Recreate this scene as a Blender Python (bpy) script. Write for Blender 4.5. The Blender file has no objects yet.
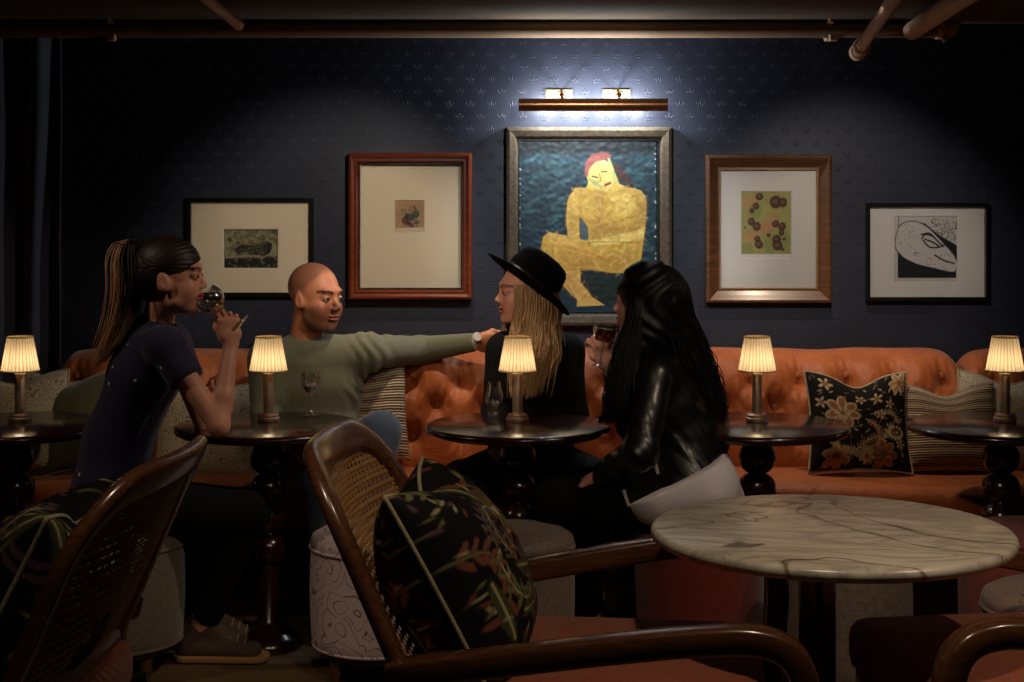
import bpy, bmesh, math, random
import numpy as np
from mathutils import Vector, Matrix
random.seed(7); rng = np.random.RandomState(11)
PI = math.pi
SC = bpy.context.scene; COL = SC.collection
FPX, CX, HY, CAMZ = 1560.0, 512.0, 195.0, 1.47
def P(px, py, d): return Vector(((px-CX)/FPX*d, d, CAMZ-(py-HY)/FPX*d))
def XZ(px, py, d): p = P(px, py, d); return p.x, p.z

# ------------------------------------------------------------------ scene / camera
SC.view_settings.view_transform = 'Standard'; SC.view_settings.look = 'None'
SC.view_settings.gamma = 1; SC.view_settings.use_curve_mapping = False
SC.view_settings.exposure = 0.0
cd = bpy.data.cameras.new('camera'); cam = bpy.data.objects.new('camera', cd); COL.objects.link(cam)
cam.location = (0, 0, CAMZ); cam.rotation_euler = (PI/2, 0, 0)
cd.lens = 36*FPX/1024; cd.sensor_width = 36; cd.shift_y = -(341-HY)/1024.0
cd.clip_start = .05
SC.camera = cam
W = bpy.data.worlds.new('dim_room'); SC.world = W; W.use_nodes = True
W.node_tree.nodes['Background'].inputs[0].default_value = (.9, .75, .6, 1)
W.node_tree.nodes['Background'].inputs[1].default_value = .0

# ------------------------------------------------------------------ materials
def lin(v): v /= 255.; return v/12.92 if v <= .04045 else ((v+.055)/1.055)**2.4
def C(r, g, b): return (lin(r), lin(g), lin(b), 1.0)
class NT:
    def __init__(s, name):
        s.m = bpy.data.materials.new(name); s.m.use_nodes = True; s.t = s.m.node_tree
        s.b = s.t.nodes['Principled BSDF']; s.out = s.t.nodes['Material Output']
    def n(s, typ, **kw):
        o = s.t.nodes.new(typ)
        for k, v in kw.items():
            if k.startswith('_'): setattr(o, k[1:], v)
        return o
    def l(s, a, b): s.t.links.new(a, b)
    def math(s, op, a, b=None, c=None):
        o = s.t.nodes.new('ShaderNodeMath'); o.operation = op
        for i, v in enumerate((a, b, c)):
            if v is None: continue
            if isinstance(v, (int, float)): o.inputs[i].default_value = v
            else: s.l(v, o.inputs[i])
        return o.outputs[0]
    def coord(s, kind='Object', scale=None):
        tc = s.t.nodes.new('ShaderNodeTexCoord'); o = tc.outputs[kind]
        if scale is not None:
            mp = s.t.nodes.new('ShaderNodeMapping'); s.l(o, mp.inputs[0])
            mp.inputs['Scale'].default_value = scale; o = mp.outputs[0]
        return o
    def noise(s, vec, scale, detail=3, rough=.5, dist=0):
        o = s.t.nodes.new('ShaderNodeTexNoise'); s.l(vec, o.inputs['Vector'])
        o.inputs['Scale'].default_value = scale; o.inputs['Detail'].default_value = detail
        o.inputs['Roughness'].default_value = rough; o.inputs['Distortion'].default_value = dist
        return o.outputs['Fac']
    def ramp(s, fac, stops, interp='LINEAR'):
        o = s.t.nodes.new('ShaderNodeValToRGB'); s.l(fac, o.inputs[0]); cr = o.color_ramp; cr.interpolation = interp
        while len(cr.elements) < len(stops): cr.elements.new(.5)
        for e, (p, c) in zip(cr.elements, stops): e.position = p; e.color = c
        return o.outputs[0]
    def bump(s, h, strength=.3, dist=.01, nrm=None):
        o = s.t.nodes.new('ShaderNodeBump'); s.l(h, o.inputs['Height'])
        o.inputs['Strength'].default_value = strength; o.inputs['Distance'].default_value = dist
        if nrm is not None: s.l(nrm, o.inputs['Normal'])
        s.l(o.outputs[0], s.b.inputs['Normal']); return o.outputs[0]
    def set(s, **kw):
        names = dict(color='Base Color', rough='Roughness', metal='Metallic', spec='Specular IOR Level', sheen='Sheen Weight',
                     sheenr='Sheen Roughness', coat='Coat Weight', coatr='Coat Roughness', sss='Subsurface Weight', trans='Transmission Weight', ior='IOR', alpha='Alpha')
        for k, v in kw.items():
            i = s.b.inputs[names[k]]
            if hasattr(v, 'links') or hasattr(v, 'is_linked'): s.l(v, i)
            else: i.default_value = v
        return s
def simple(name, col, rough=.5, metal=0, var=.12, scale=25, bump=.0, bs=200, **kw):
    t = NT(name); co = t.coord('Object')
    f = t.noise(co, scale, 4)
    c2 = tuple(x*(1-var) for x in col[:3])+(1,); c3 = tuple(min(1, x*(1+var)) for x in col[:3])+(1,)
    t.set(color=t.ramp(f, [(.3, c2), (.7, c3)]), rough=rough, metal=metal, **kw)
    if bump: t.bump(t.noise(co, bs, 3), bump, .002)
    return t.m
def attr_mat(name, rough=.7, bump=0, bs=300, metal=0, **kw):
    t = NT(name); a = t.n('ShaderNodeAttribute'); a.attribute_name = 'tint'
    t.set(color=a.outputs['Color'], rough=rough, metal=metal, **kw)
    if bump: t.bump(t.noise(t.coord('Object'), bs, 3), bump, .002)
    return t.m
def wood(name, c1, c2, rough=.3, scale=(2, 30, 30), coat=.3, spec=.5):
    t = NT(name); co = t.coord('Object', scale)
    f = t.noise(co, 3, 6, .6, .8)
    t.set(color=t.ramp(f, [(.3, c1), (.7, c2)]), rough=rough, coat=coat, coatr=.18, spec=spec)
    t.bump(f, .12, .003); return t.m
def fabric(name, col, scale=350, rough=.9, sheen=.3, var=.25):
    t = NT(name); co = t.coord('Object')
    w = t.n('ShaderNodeTexVoronoi'); t.l(co, w.inputs['Vector']); w.inputs['Scale'].default_value = scale
    f = t.noise(co, 60, 5, .7)
    c2 = tuple(x*(1-var) for x in col[:3])+(1,); c3 = tuple(min(1, x*(1+var)) for x in col[:3])+(1,)
    t.set(color=t.ramp(f, [(.3, c2), (.7, c3)]), rough=rough, sheen=sheen, spec=.25)
    t.bump(w.outputs['Distance'], .35, .003); return t.m

# wallpaper : dark blue embossed motifs in staggered rows
def wallpaper():
    t = NT('wallpaper'); co = t.coord('Object'); sep = t.n('ShaderNodeSeparateXYZ'); t.l(co, sep.inputs[0])
    x, z = sep.outputs[0], sep.outputs[2]
    rz = t.math('DIVIDE', z, .0485); row = t.math('FLOOR', rz)
    odd = t.math('MULTIPLY', t.math('MODULO', t.math('ABSOLUTE', row), 2.0), .5)
    u = t.math('SUBTRACT', t.math('FRACT', t.math('ADD', t.math('ADD', t.math('DIVIDE', x, .0808), 100.0), odd)), .5)
    v = t.math('SUBTRACT', t.math('FRACT', rz), .5)
    U = t.math('MULTIPLY', u, .0808); V = t.math('MULTIPLY', v, .0485)
    def blob(cx, cy, rx, ry):
        a = t.math('POWER', t.math('DIVIDE', t.math('SUBTRACT', t.math('ABSOLUTE', U), cx), rx), 2.0)
        b = t.math('POWER', t.math('DIVIDE', t.math('SUBTRACT', V, cy), ry), 2.0)
        return t.math('MAXIMUM', t.math('SUBTRACT', 1.0, t.math('ADD', a, b)), 0.0)
    h = t.math('MAXIMUM', blob(0, .004, .0028, .011), blob(.008, -.001, .0024, .0065))
    h = t.math('MAXIMUM', h, blob(.0145, .003, .0018, .0055))
    h = t.math('MAXIMUM', h, blob(.005, -.012, .005, .0022))
    dots = t.n('ShaderNodeTexVoronoi'); t.l(co, dots.inputs['Vector']); dots.inputs['Scale'].default_value = 150
    gr = t.noise(co, 5, 4)
    t.set(color=t.ramp(gr, [(.3, C(31, 34, 47)), (.7, C(39, 43, 58))]), rough=.5, spec=.45)
    hh = t.math('ADD', t.math('MULTIPLY', t.math('POWER', h, .5), 1.0), t.math('MULTIPLY', dots.outputs['Distance'], .12))
    t.bump(hh, .42, .004)
    return t.m

M = {}
M['wall'] = wallpaper()
M['sidewall'] = simple('dark_plaster', C(38, 40, 48), .8)
M['ceiling'] = simple('ceiling_paint', C(84, 68, 48), .9, var=.2, scale=3)
M['pipe'] = simple('painted_pipe', C(122, 96, 70), .75, var=.12, scale=8, bump=.1, bs=60)
M['bracket'] = simple('painted_bracket', C(214, 176, 142), .5)
M['darkwood'] = wood('dark_mahogany', C(30, 10, 8), C(52, 20, 14), .22, (3, 3, 30), .6)
M['chairwood'] = wood('oiled_walnut', C(64, 38, 22), C(100, 62, 38), .26, (3, 30, 30), .6)
M['redwood'] = wood('red_mahogany', C(84, 34, 20), C(120, 54, 30), .3, (4, 4, 40), .4)
M['brownframe'] = wood('brown_frame', C(66, 40, 24), C(104, 68, 42), .35, (4, 4, 40), .3)
M['greyframe'] = wood('weathered_frame', C(56, 47, 37), C(90, 77, 61), .6, (30, 4, 30), .0, .2)
M['blackframe'] = simple('black_frame', C(14, 13, 14), .3, coat=.3)
M['gilt'] = simple('gilt_slip', C(150, 112, 62), .4, metal=.5)
M['mat'] = simple('cream_mat', C(222, 204, 176), .85, var=.03, scale=6, bump=.1, bs=400)
M['matgrey'] = simple('pale_mat', C(214, 206, 196), .85, var=.03, scale=6)
M['paint'] = attr_mat('oil_paint', .38, .0)
M['print'] = attr_mat('printed_paper', .7)
M['brass'] = simple('dark_bronze', C(120, 78, 46), .3, metal=.85)
M['plate'] = simple('nickel_plate', C(140, 124, 92), .4, metal=.6)
M['pewter'] = simple('brushed_pewter', C(190, 160, 138), .42, metal=.8, var=.1)
M['velvet'] = None
M['steel'] = simple('steel', C(205, 203, 198), .4, metal=.5)
M['ivory'] = simple('ivory_collar', C(235, 215, 180), .5)
def velvet():
    t = NT('rust_velvet'); co = t.coord('Object')
    f = t.noise(co, 9, 5, .6)
    t.set(color=t.ramp(f, [(.3, C(152, 78, 38)), (.72, C(180, 98, 50))]), rough=.5, sheen=.25, sheenr=.4, spec=.28)
    t.bump(t.noise(co, 14, 5, .6, .6), .35, .02)
    return t.m
M['velvet'] = velvet()
M['seatrust'] = fabric('rust_upholstery', C(150, 76, 46), 420)
M['ott_grey'] = simple('grey_hide', C(120, 102, 90), .6, var=.25, scale=60, bump=.9, bs=120, sheen=.2)
M['ott_dark'] = fabric('grey_boucle', C(112, 100, 88), 260)
M['ott_red'] = fabric('red_wool', C(112, 36, 27), 420)
M['ott_pink'] = simple('rose_leather', C(170, 92, 84), .5, bump=.2, sheen=.2)
M['olive'] = fabric('olive_velvet', C(84, 80, 52), 420, sheen=.5)
M['piping'] = fabric('olive_piping', C(150, 142, 104), 500)
M['blackpipe'] = fabric('beige_cord', C(176, 154, 112), 500)
def lineflor(name, base, line, scale=26, thr=.055):
    t = NT(name); co = t.coord('Object')
    n1 = t.n('ShaderNodeTexNoise'); t.l(co, n1.inputs['Vector']); n1.inputs['Scale'].default_value = scale*.5; n1.inputs['Detail'].default_value = 1.5
    mx = t.n('ShaderNodeVectorMath'); mx.operation = 'MULTIPLY_ADD'; t.l(n1.outputs['Color'], mx.inputs[0]); mx.inputs[1].default_value = (.15, .15, .15); t.l(co, mx.inputs[2])
    v = t.n('ShaderNodeTexVoronoi'); t.l(mx.outputs[0], v.inputs['Vector']); v.inputs['Scale'].default_value = scale*.75
    m = t.math('ABSOLUTE', t.math('SINE', t.math('MULTIPLY', v.outputs['Distance'], 15.0)))
    v2 = t.n('ShaderNodeTexVoronoi'); v2.feature = 'DISTANCE_TO_EDGE'; t.l(mx.outputs[0], v2.inputs['Vector']); v2.inputs['Scale'].default_value = scale*1.9
    m = t.math('MULTIPLY', m, .26)
    t.set(color=t.ramp(m, [(thr*.6, line), (thr*1.2, base)]), rough=.85, sheen=.2)
    t.bump(t.noise(co, 350, 2), .3, .002); return t.m
M['ott_flor'] = lineflor('pale_vine_linen', C(224, 200, 200), C(138, 104, 104), 15, .05)
M['ott_flor2'] = lineflor('taupe_vine_linen', C(150, 124, 112), C(92, 66, 58), 20, .05)
M['paisley'] = lineflor('paisley_linen', C(196, 178, 150), C(84, 68, 52), 34, .09)
def striped():
    t = NT('ribbed_stripe'); co = t.coord('UV'); sep = t.n('ShaderNodeSeparateXYZ'); t.l(co, sep.inputs[0])
    wob = t.noise(co, 7, 3); y = t.math('ADD', sep.outputs[1], t.math('MULTIPLY', wob, .018))
    s = t.math('SINE', t.math('MULTIPLY', y, 230.0)); s2 = t.math('SINE', t.math('MULTIPLY', y, 61.0))
    k = t.math('ADD', t.math('MULTIPLY', s, .35), t.math('MULTIPLY', s2, .25)); k = t.math('ADD', k, .5)
    k = t.math('ADD', k, t.math('MULTIPLY', t.math('SUBTRACT', t.noise(co, 60, 3), .5), .7))
    t.set(color=t.ramp(k, [(.1, C(84, 66, 50)), (.45, C(146, 120, 94)), (.9, C(196, 172, 142))]), rough=.9, sheen=.2)
    t.bump(s, .5, .006); return t.m
M['striped'] = striped()
M['skin'] = attr_mat('skin', .48, .12, 250, sss=.0, spec=.4)
M['hairmat'] = attr_mat('hair', .5, spec=.35)
M['floral'] = attr_mat('floral_weave', .9, .3, 300, spec=.2)
M['curtain'] = simple('navy_velvet', C(34, 38, 58), .7, sheen=.6)
M['glass'] = None
def glass(name, col=(1, 1, 1, 1), base=.18, edge=.9):
    t = NT(name); tr = t.n('ShaderNodeBsdfTransparent'); tr.inputs[0].default_value = col
    gl = t.n('ShaderNodeBsdfGlossy'); gl.inputs['Roughness'].default_value = .12; lw = t.n('ShaderNodeLayerWeight'); lw.inputs[0].default_value = .5
    f = t.math('ADD', t.math('MULTIPLY', t.math('POWER', lw.outputs['Facing'], 1.7), edge), base); mx = t.n('ShaderNodeMixShader')
    t.l(f, mx.inputs[0]); t.l(tr.outputs[0], mx.inputs[1]); t.l(gl.outputs[0], mx.inputs[2]); t.l(mx.outputs[0], t.out.inputs['Surface']); return t.m
M['glass'] = glass('clear_glass')
M['wine'] = glass('red_wine', C(190, 80, 50))
M['rosewine'] = glass('rose_cocktail', C(240, 170, 140), .16)
M['whitewine'] = glass('white_wine', C(240, 226, 190), .12)
M['whisky'] = glass('whisky', C(232, 170, 100), .1)
def marble():
    t = NT('veined_marble'); co = t.coord('Object')
    d = t.noise(co, 2.2, 6, .6, .5)
    mp = t.n('ShaderNodeMapping'); t.l(co, mp.inputs[0]); mp.inputs['Rotation'].default_value = (0, 0, .5); mp.inputs['Scale'].default_value = (1, 2.6, 1)
    n = t.noise(mp.outputs[0], 3.2, 7, .62, 1.2)
    v = t.math('ABSOLUTE', t.math('SUBTRACT', n, .5))
    n2 = t.noise(co, 1.7, 3, .5, 1.2); v2 = t.math('ABSOLUTE', t.math('SUBTRACT', n2, .52))
    c1 = t.ramp(v, [(0, C(156, 146, 130)), (.05, C(186, 176, 158)), (.2, C(208, 198, 178))])
    c2 = t.ramp(v2, [(0, C(140, 132, 118)), (.004, C(176, 168, 154)), (.014, (1, 1, 1, 1))])
    mx = t.n('ShaderNodeMix'); mx.data_type = 'RGBA'; mx.blend_type = 'MULTIPLY'; mx.inputs[0].default_value = 1
    t.l(c1, mx.inputs[6]); t.l(c2, mx.inputs[7])
    t.set(color=mx.outputs[2], rough=.3, spec=.5); return t.m
M['marble'] = marble()
def shade_mat():
    t = NT('pleated_silk'); tr = t.n('ShaderNodeBsdfTranslucent'); df = t.n('ShaderNodeBsdfDiffuse'); mx = t.n('ShaderNodeMixShader')
    co = t.coord('UV'); sep = t.n('ShaderNodeSeparateXYZ'); t.l(co, sep.inputs[0])
    s = t.math('SINE', t.math('MULTIPLY', sep.outputs[0], 2*PI*30)); s = t.math('ADD', t.math('MULTIPLY', s, .5), .5)
    c = t.ramp(s, [(.0, C(222, 186, 136)), (.4, C(252, 234, 200)), (1, C(255, 246, 222))])
    t.l(c, tr.inputs[0]); t.l(c, df.inputs[0]); mx.inputs[0].default_value = .2
    t.l(tr.outputs[0], mx.inputs[1]); t.l(df.outputs[0], mx.inputs[2]); t.l(mx.outputs[0], t.out.inputs['Surface'])
    return t.m
M['shade'] = shade_mat()
M['trim'] = simple('shade_trim', C(226, 190, 130), .8)
def emit(name, col, s):
    t = NT(name); e = t.n('ShaderNodeEmission'); e.inputs[0].default_value = col; e.inputs[1].default_value = s
    t.l(e.outputs[0], t.out.inputs['Surface']); return t.m
M['bulb'] = emit('warm_bulb', (1, .78, .50, 1), 12)
M['tube'] = emit('cool_tube', (.86, .93, 1, 1), 8)
M['floor'] = wood('dark_floorboards', C(92, 72, 50), C(130, 104, 72), .5, (1, 12, 1), .1)
M['sage'] = fabric('sage_knit', C(104, 103, 84), 500, sheen=.2, var=.1)
M['jean'] = fabric('blue_denim', C(92, 108, 134), 600)
M['blackcloth'] = fabric('black_cloth', C(9, 9, 11), 500, sheen=.0)
M['tartan'] = fabric('dark_check_trousers', C(30, 28, 24), 120, sheen=.05, var=.6)
M['felt'] = simple('black_felt', C(8, 8, 9), .9, spec=.08)
M['ribbon'] = simple('black_ribbon', C(20, 18, 19), .4)
M['leather'] = simple('black_leather', C(20, 19, 21), .33, bump=.5, bs=35, spec=.6)
M['greyshirt'] = fabric('pale_shirt', C(232, 224, 230), 500, sheen=.1, var=.06)
M['suede'] = simple('grey_suede', C(84, 68, 56), .9)
M['gum'] = simple('gum_sole', C(176, 130, 82), .7)
M['lace'] = simple('shoe_lace', C(140, 120, 100), .8)
M['eyewhite'] = simple('eye_white', C(150, 132, 118), .2, var=.01)
M['iris'] = simple('dark_iris', C(30, 18, 12), .15)
def dotted():
    t = NT('navy_dotted_cotton'); co = t.coord('Object')
    v = t.n('ShaderNodeTexVoronoi'); t.l(co, v.inputs['Vector']); v.inputs['Scale'].default_value = 17; v.inputs['Randomness'].default_value = .8
    t.set(color=t.ramp(v.outputs['Distance'], [(.085, C(225, 200, 195)), (.105, C(30, 24, 62))]), rough=.85, sheen=.1)
    t.bump(t.noise(co, 400, 2), .2, .002); return t.m
M['dotted'] = dotted()
M['cane'] = simple('woven_cane', C(150, 108, 62), .5, var=.2, scale=60)

# ------------------------------------------------------------------ object helpers
def finish(o, label=None, cat=None, group=None, kind=None):
    if label: o['label'] = label
    if cat: o['category'] = cat
    if group: o['group'] = group
    if kind: o['kind'] = kind
    return o
def thing(name, label, cat, loc=(0, 0, 0), rz=0, group=None):
    o = bpy.data.objects.new(name, None); COL.objects.link(o); o.empty_display_size = .1
    o.location = loc; o.rotation_euler = (0, 0, rz); return finish(o, label, cat, group)
def link(name, me, mat, parent=None, smooth=True, world=False):
    o = bpy.data.objects.new(name, me); COL.objects.link(o)
    if mat: me.materials.append(mat)
    if smooth and len(me.polygons): me.polygons.foreach_set('use_smooth', [True]*len(me.polygons))
    if parent is not None:
        o.parent = parent
        if world: # geometry given in world space
            L = parent.location; R = parent.rotation_euler.to_matrix().to_4x4()
            o.matrix_parent_inverse = (Matrix.Translation(L) @ R).inverted()
    return o
def obj(name, bm, mat, parent=None, smooth=True, auto=None, world=False):
    me = bpy.data.meshes.new(name); bmesh.ops.recalc_face_normals(bm, faces=bm.faces); bm.to_mesh(me); bm.free()
    o = link(name, me, mat, parent, smooth, world)
    if smooth and auto: me.set_sharp_from_angle(angle=math.radians(auto))
    return o
def npmesh(name, V, F, mat, parent=None, world=False, cols=None, smooth=True):
    V = np.asarray(V, float); F = np.asarray(F, np.int32); me = bpy.data.meshes.new(name)
    me.vertices.add(len(V)); me.vertices.foreach_set('co', V.ravel())
    n, k = F.shape; me.loops.add(n*k); me.loops.foreach_set('vertex_index', F.ravel())
    me.polygons.add(n); me.polygons.foreach_set('loop_start', np.arange(0, n*k, k, dtype=np.int32))
    me.update(calc_edges=True); me.validate()
    if cols is not None:
        a = me.color_attributes.new('tint', 'FLOAT_COLOR', 'POINT')
        c = np.ones((len(V), 4)); c[:, :3] = np.asarray(cols)[:, :3]; a.data.foreach_set('color', c.ravel())
    return link(name, me, mat, parent, smooth, world)
def BM(): return bmesh.new()
def box(bm, c, s, bev=0, mtx=None):
    r = bmesh.ops.create_cube(bm, size=1); vs = r['verts']
    for v in vs:
        v.co = Vector((v.co.x*s[0], v.co.y*s[1], v.co.z*s[2]))
    if bev:
        es = list({e for v in vs for e in v.link_edges}); rr = bmesh.ops.bevel(bm, geom=es, offset=bev, segments=3, profile=.5, affect='EDGES')
        vs = list({v for f in rr['faces'] for v in f.verts} | {v for v in vs if v.is_valid})
    m = Matrix.Translation(Vector(c)) @ (mtx if mtx else Matrix())
    for v in vs: v.co = m @ v.co
    return vs
def lathe(bm, prof, seg=48, c=(0, 0, 0), fn=None):
    rings = []; uvl = bm.loops.layers.uv.verify()
    for (r, z) in prof:
        ring = []
        for i in range(seg):
            a = 2*PI*i/seg; rr = fn(r, z, a) if fn else r
            ring.append(bm.verts.new((c[0]+rr*math.cos(a), c[1]+rr*math.sin(a), c[2]+z)))
        rings.append(ring)
    for j in range(len(rings)-1):
        for i in range(seg):
            k = (i+1) % seg
            f = bm.faces.new((rings[j][i], rings[j][k], rings[j+1][k], rings[j+1][i]))
            for lp, uv in zip(f.loops, ((i/seg, j), ((i+1)/seg, j), ((i+1)/seg, j+1), (i/seg, j+1))): lp[uvl].uv = uv
    for ring, r in ((rings[0], prof[0][0]), (rings[-1], prof[-1][0])):
        if r > 1e-5: bm.faces.new(ring)
    bmesh.ops.remove_doubles(bm, verts=[v for rg in (rings[0], rings[-1]) for v in rg], dist=1e-6)
def cr(pts, n=8):
    pts = [Vector(p) for p in pts]; out = []
    q = [pts[0]*2-pts[1]]+pts+[pts[-1]*2-pts[-2]]
    for i in range(1, len(q)-2):
        for k in range(n):
            t = k/n; a, b, c, d = q[i-1], q[i], q[i+1], q[i+2]
            out.append(.5*((2*b)+(c-a)*t+(2*a-5*b+4*c-d)*t*t+(3*b-a-3*c+d)*t**3))
    out.append(pts[-1]); return out
def sweep(bm, pts, w, h, side=None, seg=12, sq=3.0, taper=None, closed=False):
    """rounded-rect section (w along side, h along the other) swept on pts"""
    pts = [Vector(p) for p in pts]; rings = []; n = len(pts)
    for i, p in enumerate(pts):
        if closed: t = (pts[(i+1) % n]-pts[i-1]).normalized()
        else: t = (pts[min(i+1, n-1)]-pts[max(i-1, 0)]).normalized()
        s = Vector(side(i/(n-1)) if callable(side) else (side or (0, 0, 1)))
        s = (s-t*s.dot(t))
        if s.length < 1e-4: s = t.orthogonal()
        s.normalize(); u = t.cross(s).normalized(); k = taper(i/(n-1)) if taper else 1
        ring = []
        for j in range(seg):
            a = 2*PI*j/seg; ca, sa = math.cos(a), math.sin(a)
            x = math.copysign(abs(ca)**(2/sq), ca)*w/2*k; y = math.copysign(abs(sa)**(2/sq), sa)*h/2*k
            ring.append(bm.verts.new(p+s*x+u*y))
        rings.append(ring)
    m = len(rings)
    for i in range(m if closed else m-1):
        A, B = rings[i], rings[(i+1) % m]
        for j in range(seg): bm.faces.new((A[j], A[(j+1) % seg], B[(j+1) % seg], B[j]))
    if not closed: bm.faces.new(rings[0]); bm.faces.new(rings[-1])
def tube(bm, pts, r, seg=10, **kw): sweep(bm, pts, 2*r, 2*r, seg=seg, sq=2, **kw)
def copy_tree(o, parent=None):
    c = o.copy(); COL.objects.link(c)
    if parent is not None: c.parent = parent
    for ch in list(o.children): copy_tree(ch, c)
    return c

# ------------------------------------------------------------------ implicit surfaces
def A(v): return np.array(tuple(v), float)
def smin(a, b, k):
    if k <= 0: return np.minimum(a, b)
    h = np.clip(.5+.5*(b-a)/k, 0, 1); return b*(1-h)+a*h-k*h*(1-h)
def smax(a, b, k): return -smin(-a, -b, k)
def s_seg(p0, p1, a0, a1=None, b0=None, b1=None, side=None):
    p0, p1 = A(p0), A(p1); a1 = a0 if a1 is None else a1; b0 = a0 if b0 is None else b0; b1 = a1 if b1 is None else b1
    ax = p1-p0; L = np.linalg.norm(ax)+1e-9; ax = ax/L
    s = np.array((0, 0, 1.)) if side is None else A(side); s = s-ax*s.dot(ax)
    if np.linalg.norm(s) < 1e-3: s = np.array((1., 0, 0))-ax*ax[0]
    if np.linalg.norm(s) < 1e-3: s = np.array((0, 1., 0))-ax*ax[1]
    s /= np.linalg.norm(s); u = np.cross(ax, s)
    def f(X):
        q = X-p0; t = np.clip(q@ax, 0, L); w = q@ax-t; t = t/L
        a = a0+(a1-a0)*t; b = b0+(b1-b0)*t; m = np.minimum(a, b)
        return (np.sqrt(((q@s)/a)**2+((q@u)/b)**2+(w/m)**2)-1)*m
    f.bb = (np.minimum(p0, p1)-max(a0, a1, b0, b1), np.maximum(p0, p1)+max(a0, a1, b0, b1)); return f
def s_ell(c, r, R=None):
    c = A(c); r = A(r); m = r.min()
    def f(X):
        q = X-c
        if R is not None: q = q@R
        k = np.sqrt(((q/r)**2).sum(1)); g = np.sqrt(((q/r**2)**2).sum(1))+1e-9
        return k*(k-1)/g
    f.bb = (c-r.max(), c+r.max()); return f
def bbox(fs, pad=.03):
    return np.min([f.bb[0] for f in fs], 0)-pad, np.max([f.bb[1] for f in fs], 0)+pad
def union(fs, k=.02):
    fs = [g if isinstance(g, tuple) else (g, k) for g in fs]
    def f(X):
        d = np.full(len(X), .09)
        for g, kk in fs:
            m = ((X > g.bb[0]-.06) & (X < g.bb[1]+.06)).all(1)
            if m.any(): d[m] = smin(d[m], g(X[m]), kk)
        return d
    f.bb = bbox([g for g, _ in fs], 0); return f
def cut(f, p, n, k=.006):
    p, n = A(p), A(n); n = n/np.linalg.norm(n)
    def g(X): return smax(f(X), (X-p)@n, k)
    g.bb = f.bb; return g
def wrinkle(f, amp, sc, seed=0):
    def g(X):
        d = f(X); m = np.abs(d) < .05; d[m] += amp*waves(X[m], sc, seed); return d
    g.bb = f.bb; return g
def isosurf(f, h, pad=.03):
    lo = f.bb[0]-pad; hi = f.bb[1]+pad; B = 6
    nb = np.ceil((hi-lo)/(h*B)).astype(int)+1
    ii = np.stack(np.meshgrid(*[np.arange(n) for n in nb], indexing='ij'), -1).reshape(-1, 3)
    dc = f(lo+(ii*B+2.5)*h)
    act = ii[np.abs(dc) < B*h*1.5]
    V = np.repeat(np.repeat(np.repeat(dc.reshape(nb).astype(np.float32), B, 0), B, 1), B, 2)
    loc = np.stack(np.meshgrid(*[np.arange(B)]*3, indexing='ij'), -1).reshape(-1, 3)
    for s in range(0, len(act), 3000):
        a = act[s:s+3000]; g = (a[:, None, :]*B+loc[None]).reshape(-1, 3)
        V[g[:, 0], g[:, 1], g[:, 2]] = f(lo+g*h)
    ins = V < 0; c = np.zeros(tuple(n-1 for n in V.shape), np.int8)
    offs = [(i, j, k) for i in (0, 1) for j in (0, 1) for k in (0, 1)]; nx, ny, nz = c.shape
    for i, j, k in offs: c += ins[i:i+nx, j:j+ny, k:k+nz]
    cells = np.argwhere((c > 0) & (c < 8)); idx = -np.ones(c.shape, np.int32); idx[tuple(cells.T)] = np.arange(len(cells))
    S = np.zeros((len(cells), 3)); N = np.zeros(len(cells))
    for a in offs:
        for ax in range(3):
            if a[ax]: continue
            b = list(a); b[ax] = 1
            va = V[tuple((cells+a).T)]; vb = V[tuple((cells+b).T)]; m = (va < 0) != (vb < 0)
            t = np.where(m, va/(va-vb+1e-12), 0); pt = cells+np.array(a, float); pt = pt.astype(float); pt[:, ax] += t
            S[m] += pt[m]; N[m] += 1
    verts = lo+S/N[:, None]*h
    F = []
    for ax in range(3):
        sl0 = [slice(None)]*3; sl1 = [slice(None)]*3; sl0[ax] = slice(0, -1); sl1[ax] = slice(1, None)
        e = np.argwhere(ins[tuple(sl0)] != ins[tuple(sl1)]); u, w = (ax+1) % 3, (ax+2) % 3
        e = e[(e[:, u] > 0) & (e[:, w] > 0) & (e[:, u] < idx.shape[u]) & (e[:, w] < idx.shape[w])]
        du = np.zeros(3, int); du[u] = 1; dw = np.zeros(3, int); dw[w] = 1
        q = np.stack([idx[tuple((e-du-dw).T)], idx[tuple((e-dw).T)], idx[tuple(e.T)], idx[tuple((e-du).T)]], 1)
        fl = ins[tuple(e.T)]; q[~fl] = q[~fl][:, ::-1]; F.append(q)
    F = np.concatenate(F); F = F[(F >= 0).all(1)]
    return verts, F
def iso(name, f, h, mat, parent, colfn=None, pad=.03):
    V, F = isosurf(f, h, pad)
    return npmesh(name, V, F, mat, parent, world=True, cols=colfn(V) if colfn else None)
def waves(X, sc, seed=0, n=6):
    r = np.random.RandomState(seed); d = np.zeros(len(X))
    for i in range(n):
        k = r.normal(size=3); k /= np.linalg.norm(k); d += np.sin((X@k)*sc*(.6+.9*r.rand())+r.rand()*6.28+1.3*np.sin((X@k[[1, 2, 0]])*sc*.5))
    return d/n

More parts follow.
